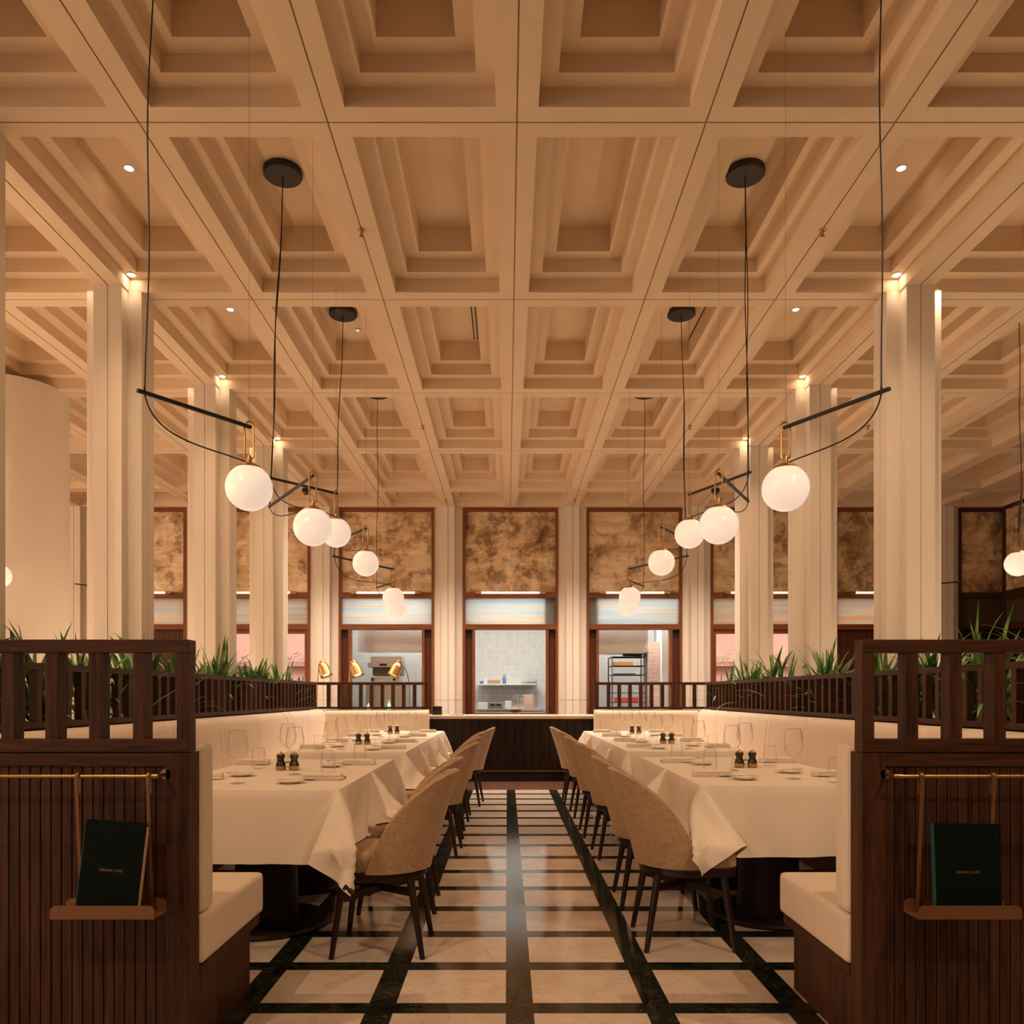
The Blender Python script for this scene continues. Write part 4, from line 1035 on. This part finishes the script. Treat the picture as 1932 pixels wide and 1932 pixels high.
for side, kc, kl, sgn in (('left', -2.5, -3, 1), ('right', 2.5, 3, -1)):
    for i, m_ in enumerate((0, 1, 2, 3)):
        y = 5.52 + 2.02*m_
        downlight(GX(kc)+(.0), y, Z3, 'recessed downlight in the %s coffer beside the %s columns' % (cn[i], side), PTOP, ang=98, group='coffer downlights on the %s' % side)
    for i, y in enumerate((6.51, 8.53, 10.55)):
        downlight(GX(kl)+sgn*.165, y-.165, Z1, 'small downlight at the head of the %s %s column' % (cn[i], side), PLEDGE, ang=75, group='column downlights on the %s' % side)
        light('SPOT', (GX(kl)-sgn*.20, y-.165, Z1-.012), PLEDGE*(10 if (side == 'right' and i == 0) else 1), WARM, spot_size=math.radians(75), spot_blend=.8, shadow_soft_size=.03)
# added unseen spots without fittings, brightening the near part of the room and the outer aisles
for m_ in (-3, -2):
    for kc in (-2.5, 2.5): light('SPOT', (GX(kc), 5.52+2.02*m_, H-.02), 105, WARM, rot=(math.radians(32),0,0), spot_size=math.radians(120), spot_blend=.8, shadow_soft_size=.03)
for m_ in (-1, 1, 3):
    for kc in (-5.5, 5.5, -7.5): light('SPOT', (GX(kc), 5.52+2.02*m_, H-.02), PTOP*1.3, WARM, spot_size=math.radians(120), spot_blend=.8, shadow_soft_size=.05)
# added row of spots brightening the far wall, then kitchen and street light
for x in (-3.6, -2.5, -1.4, -.4, .5, 1.5, 2.6, 3.7): light('SPOT', (GX(round((x-.055)/1.0725-.5)+.5), 11.58, H-.02), 130, (1,.78,.60), spot_size=math.radians(125), spot_blend=.8, shadow_soft_size=.04)
for x, yk, pk in ((-2.05,14.45,27), (-2.05,15.9,15), (.06,14.6,30), (2.2,14.45,27), (2.2,15.9,15)): light('AREA', (x, yk, 3.05), pk*.93, (1.0,.93,.84), shape='RECTANGLE', size=1.2, size_y=.3)
light('SUN', (0,0,30), .9, (1,.93,.9), rot=(math.radians(48), 0, math.radians(12)), angle=math.radians(3))
# added unseen warm strips beyond the planters, washing the ceiling; a window behind the camera
for sx in (-3.75, 3.87):
    for yy in (4.6, 7.4, 10.2): light('AREA', (sx, yy, .90), 13, (1,.66,.40), rot=(PI,0,0), shape='RECTANGLE', size=.3, size_y=2.6)
light('AREA', (-5.5, -6.8, 1.9), 12, (.76,.88,1), rot=(math.radians(90),0,math.radians(-28)), shape='RECTANGLE', size=2.2, size_y=2.4)
# sprinklers, detectors, slots, cameras
def sprinkler(x, y, label):
    t = thing('sprinkler', label, 'sprinkler', (x, y, H), 0, 'ceiling sprinklers')
    B().lathe([(0,0),(.026,0),(.026,-.004),(.010,-.008),(.009,-.03),(0,-.03)], 16, (x, y, H)).build('body', M['brass'], t, True)
    B().lathe([(0,-.04),(.016,-.04),(.016,-.043),(0,-.043)], 12, (x, y, H)).build('deflector', M['copper'], t, True)
for k, y, nm in ((-1,5.55,'left of the centre rib, nearest'),(-1,9.58,'left of the centre rib, second'),(-1,13.2,'left of the centre rib, farthest'),(2,5.55,'right of the centre rib, nearest'),(2,9.58,'right of the centre rib, second'),(1,13.2,'right of the centre rib, farthest'),(-5,9.58,'over the left aisle by the round column'),(-5,13.2,'over the left aisle at the far wall'),(4,9.58,'over the right aisle'),(7,13.2,'at the far right corner of the ceiling')):
    sprinkler(GX(k), y, 'tiny brass ceiling sprinkler %s' % nm)
for k, c in ((-1, 'left of centre'), (1, 'right of centre')):
    x = GX(k+.5)+ (.16 if k < 0 else .22); 
    t = thing('slot_diffuser', 'black twin slot air diffuser in a coffer %s' % c, 'air diffuser', (x, 7.55, Z3))
    B().box(x-.03, x+.03, 6.95, 8.2, Z3-.004, Z3).build('frame', M['plaster'], t)
    for s in (-1, 1): B().box(x+s*.018-.006, x+s*.018+.006, 6.97, 8.17, Z3-.0045, Z3-.002).build('slot', M['black'], t)
t = thing('smoke_detector', 'round white smoke detector in the coffer left of centre', 'detector', (GX(-.5)+.02, 9.9, Z3))
B().lathe([(0,0),(.085,0),(.085,-.008),(.055,-.012),(.05,-.04),(0,-.045)], 24, (GX(-.5)+.02, 9.55, Z3)).build('body', M['white'], t, True)
t = thing('smoke_detector', 'small detector with green light behind the third left canopy', 'detector', (GX(-1.5)+.06, 7.95, Z3))
B().lathe([(0,0),(.03,0),(.03,-.012),(0,-.015)], 16, (GX(-1.5)+.06, 7.95, Z3)).build('body', M['white'], t, True)
B().lathe([(0,-.015),(.010,-.015),(.008,-.02),(0,-.021)], 10, (GX(-1.5)+.06, 7.95, Z3)).build('indicator', M['led'], t, True)
for k, c in ((-3, 'left'), (3, 'right')):
    t = thing('security_camera', 'small black ceiling camera at the far end of the %s column line' % c, 'camera', (GX(k)-.0, 12.5, H))
    B().lathe([(0,0),(.06,0),(.065,-.01),(.065,-.055),(0,-.055)], 20, (GX(k), 12.5, H)).build('housing', M['black'], t, True)
    B().lathe([(0,-.055),(.045,-.055),(.04,-.085),(.02,-.10),(0,-.102)], 18, (GX(k), 12.5, H)).build('dome', M['darkglass'], t, True)

# ---- overall lighting enclosure
b = B(); b.box(-14, 9, -7.9, -7.7, 0, H); struct(b.build('wall_front', M['darkwood']), 'dark timber wall behind the camera', 'wall')
# ------------------------------------------------------------------ world, camera, view
w = bpy.data.worlds.new('world'); S.world = w; w.use_nodes = True
w.node_tree.nodes['Background'].inputs['Color'].default_value = (1.0, .66, .42, 1)
w.node_tree.nodes['Background'].inputs['Strength'].default_value = 2.2
cam = bpy.data.cameras.new('camera'); co = link(bpy.data.objects.new('camera', cam))
cam.sensor_width = 36; cam.lens = F/1932*36; co.location = (0, 0, HC); co.rotation_euler = (PI/2, 0, 0)
cam.shift_x = (966-VX)/1932; cam.shift_y = (VY-966)/1932; cam.clip_start = .05
S.camera = co
S.view_settings.view_transform = 'Standard'; S.view_settings.look = 'None'; S.view_settings.gamma = 1
S.view_settings.exposure = 0.78; S.view_settings.use_curve_mapping = False
S.render.engine = 'CYCLES'
c = S.cycles; c.use_denoising = True; c.max_bounces = 8; c.diffuse_bounces = 5; c.glossy_bounces = 4; c.transmission_bounces = 8; c.transparent_max_bounces = 8
c.caustics_reflective = False; c.caustics_refractive = False; c.sample_clamp_indirect = 4; c.use_light_tree = True; c.use_adaptive_sampling = True; c.adaptive_threshold = .02; c.blur_glossy = 1.0
try: c.denoiser = 'OPENIMAGEDENOISE'
except Exception: pass
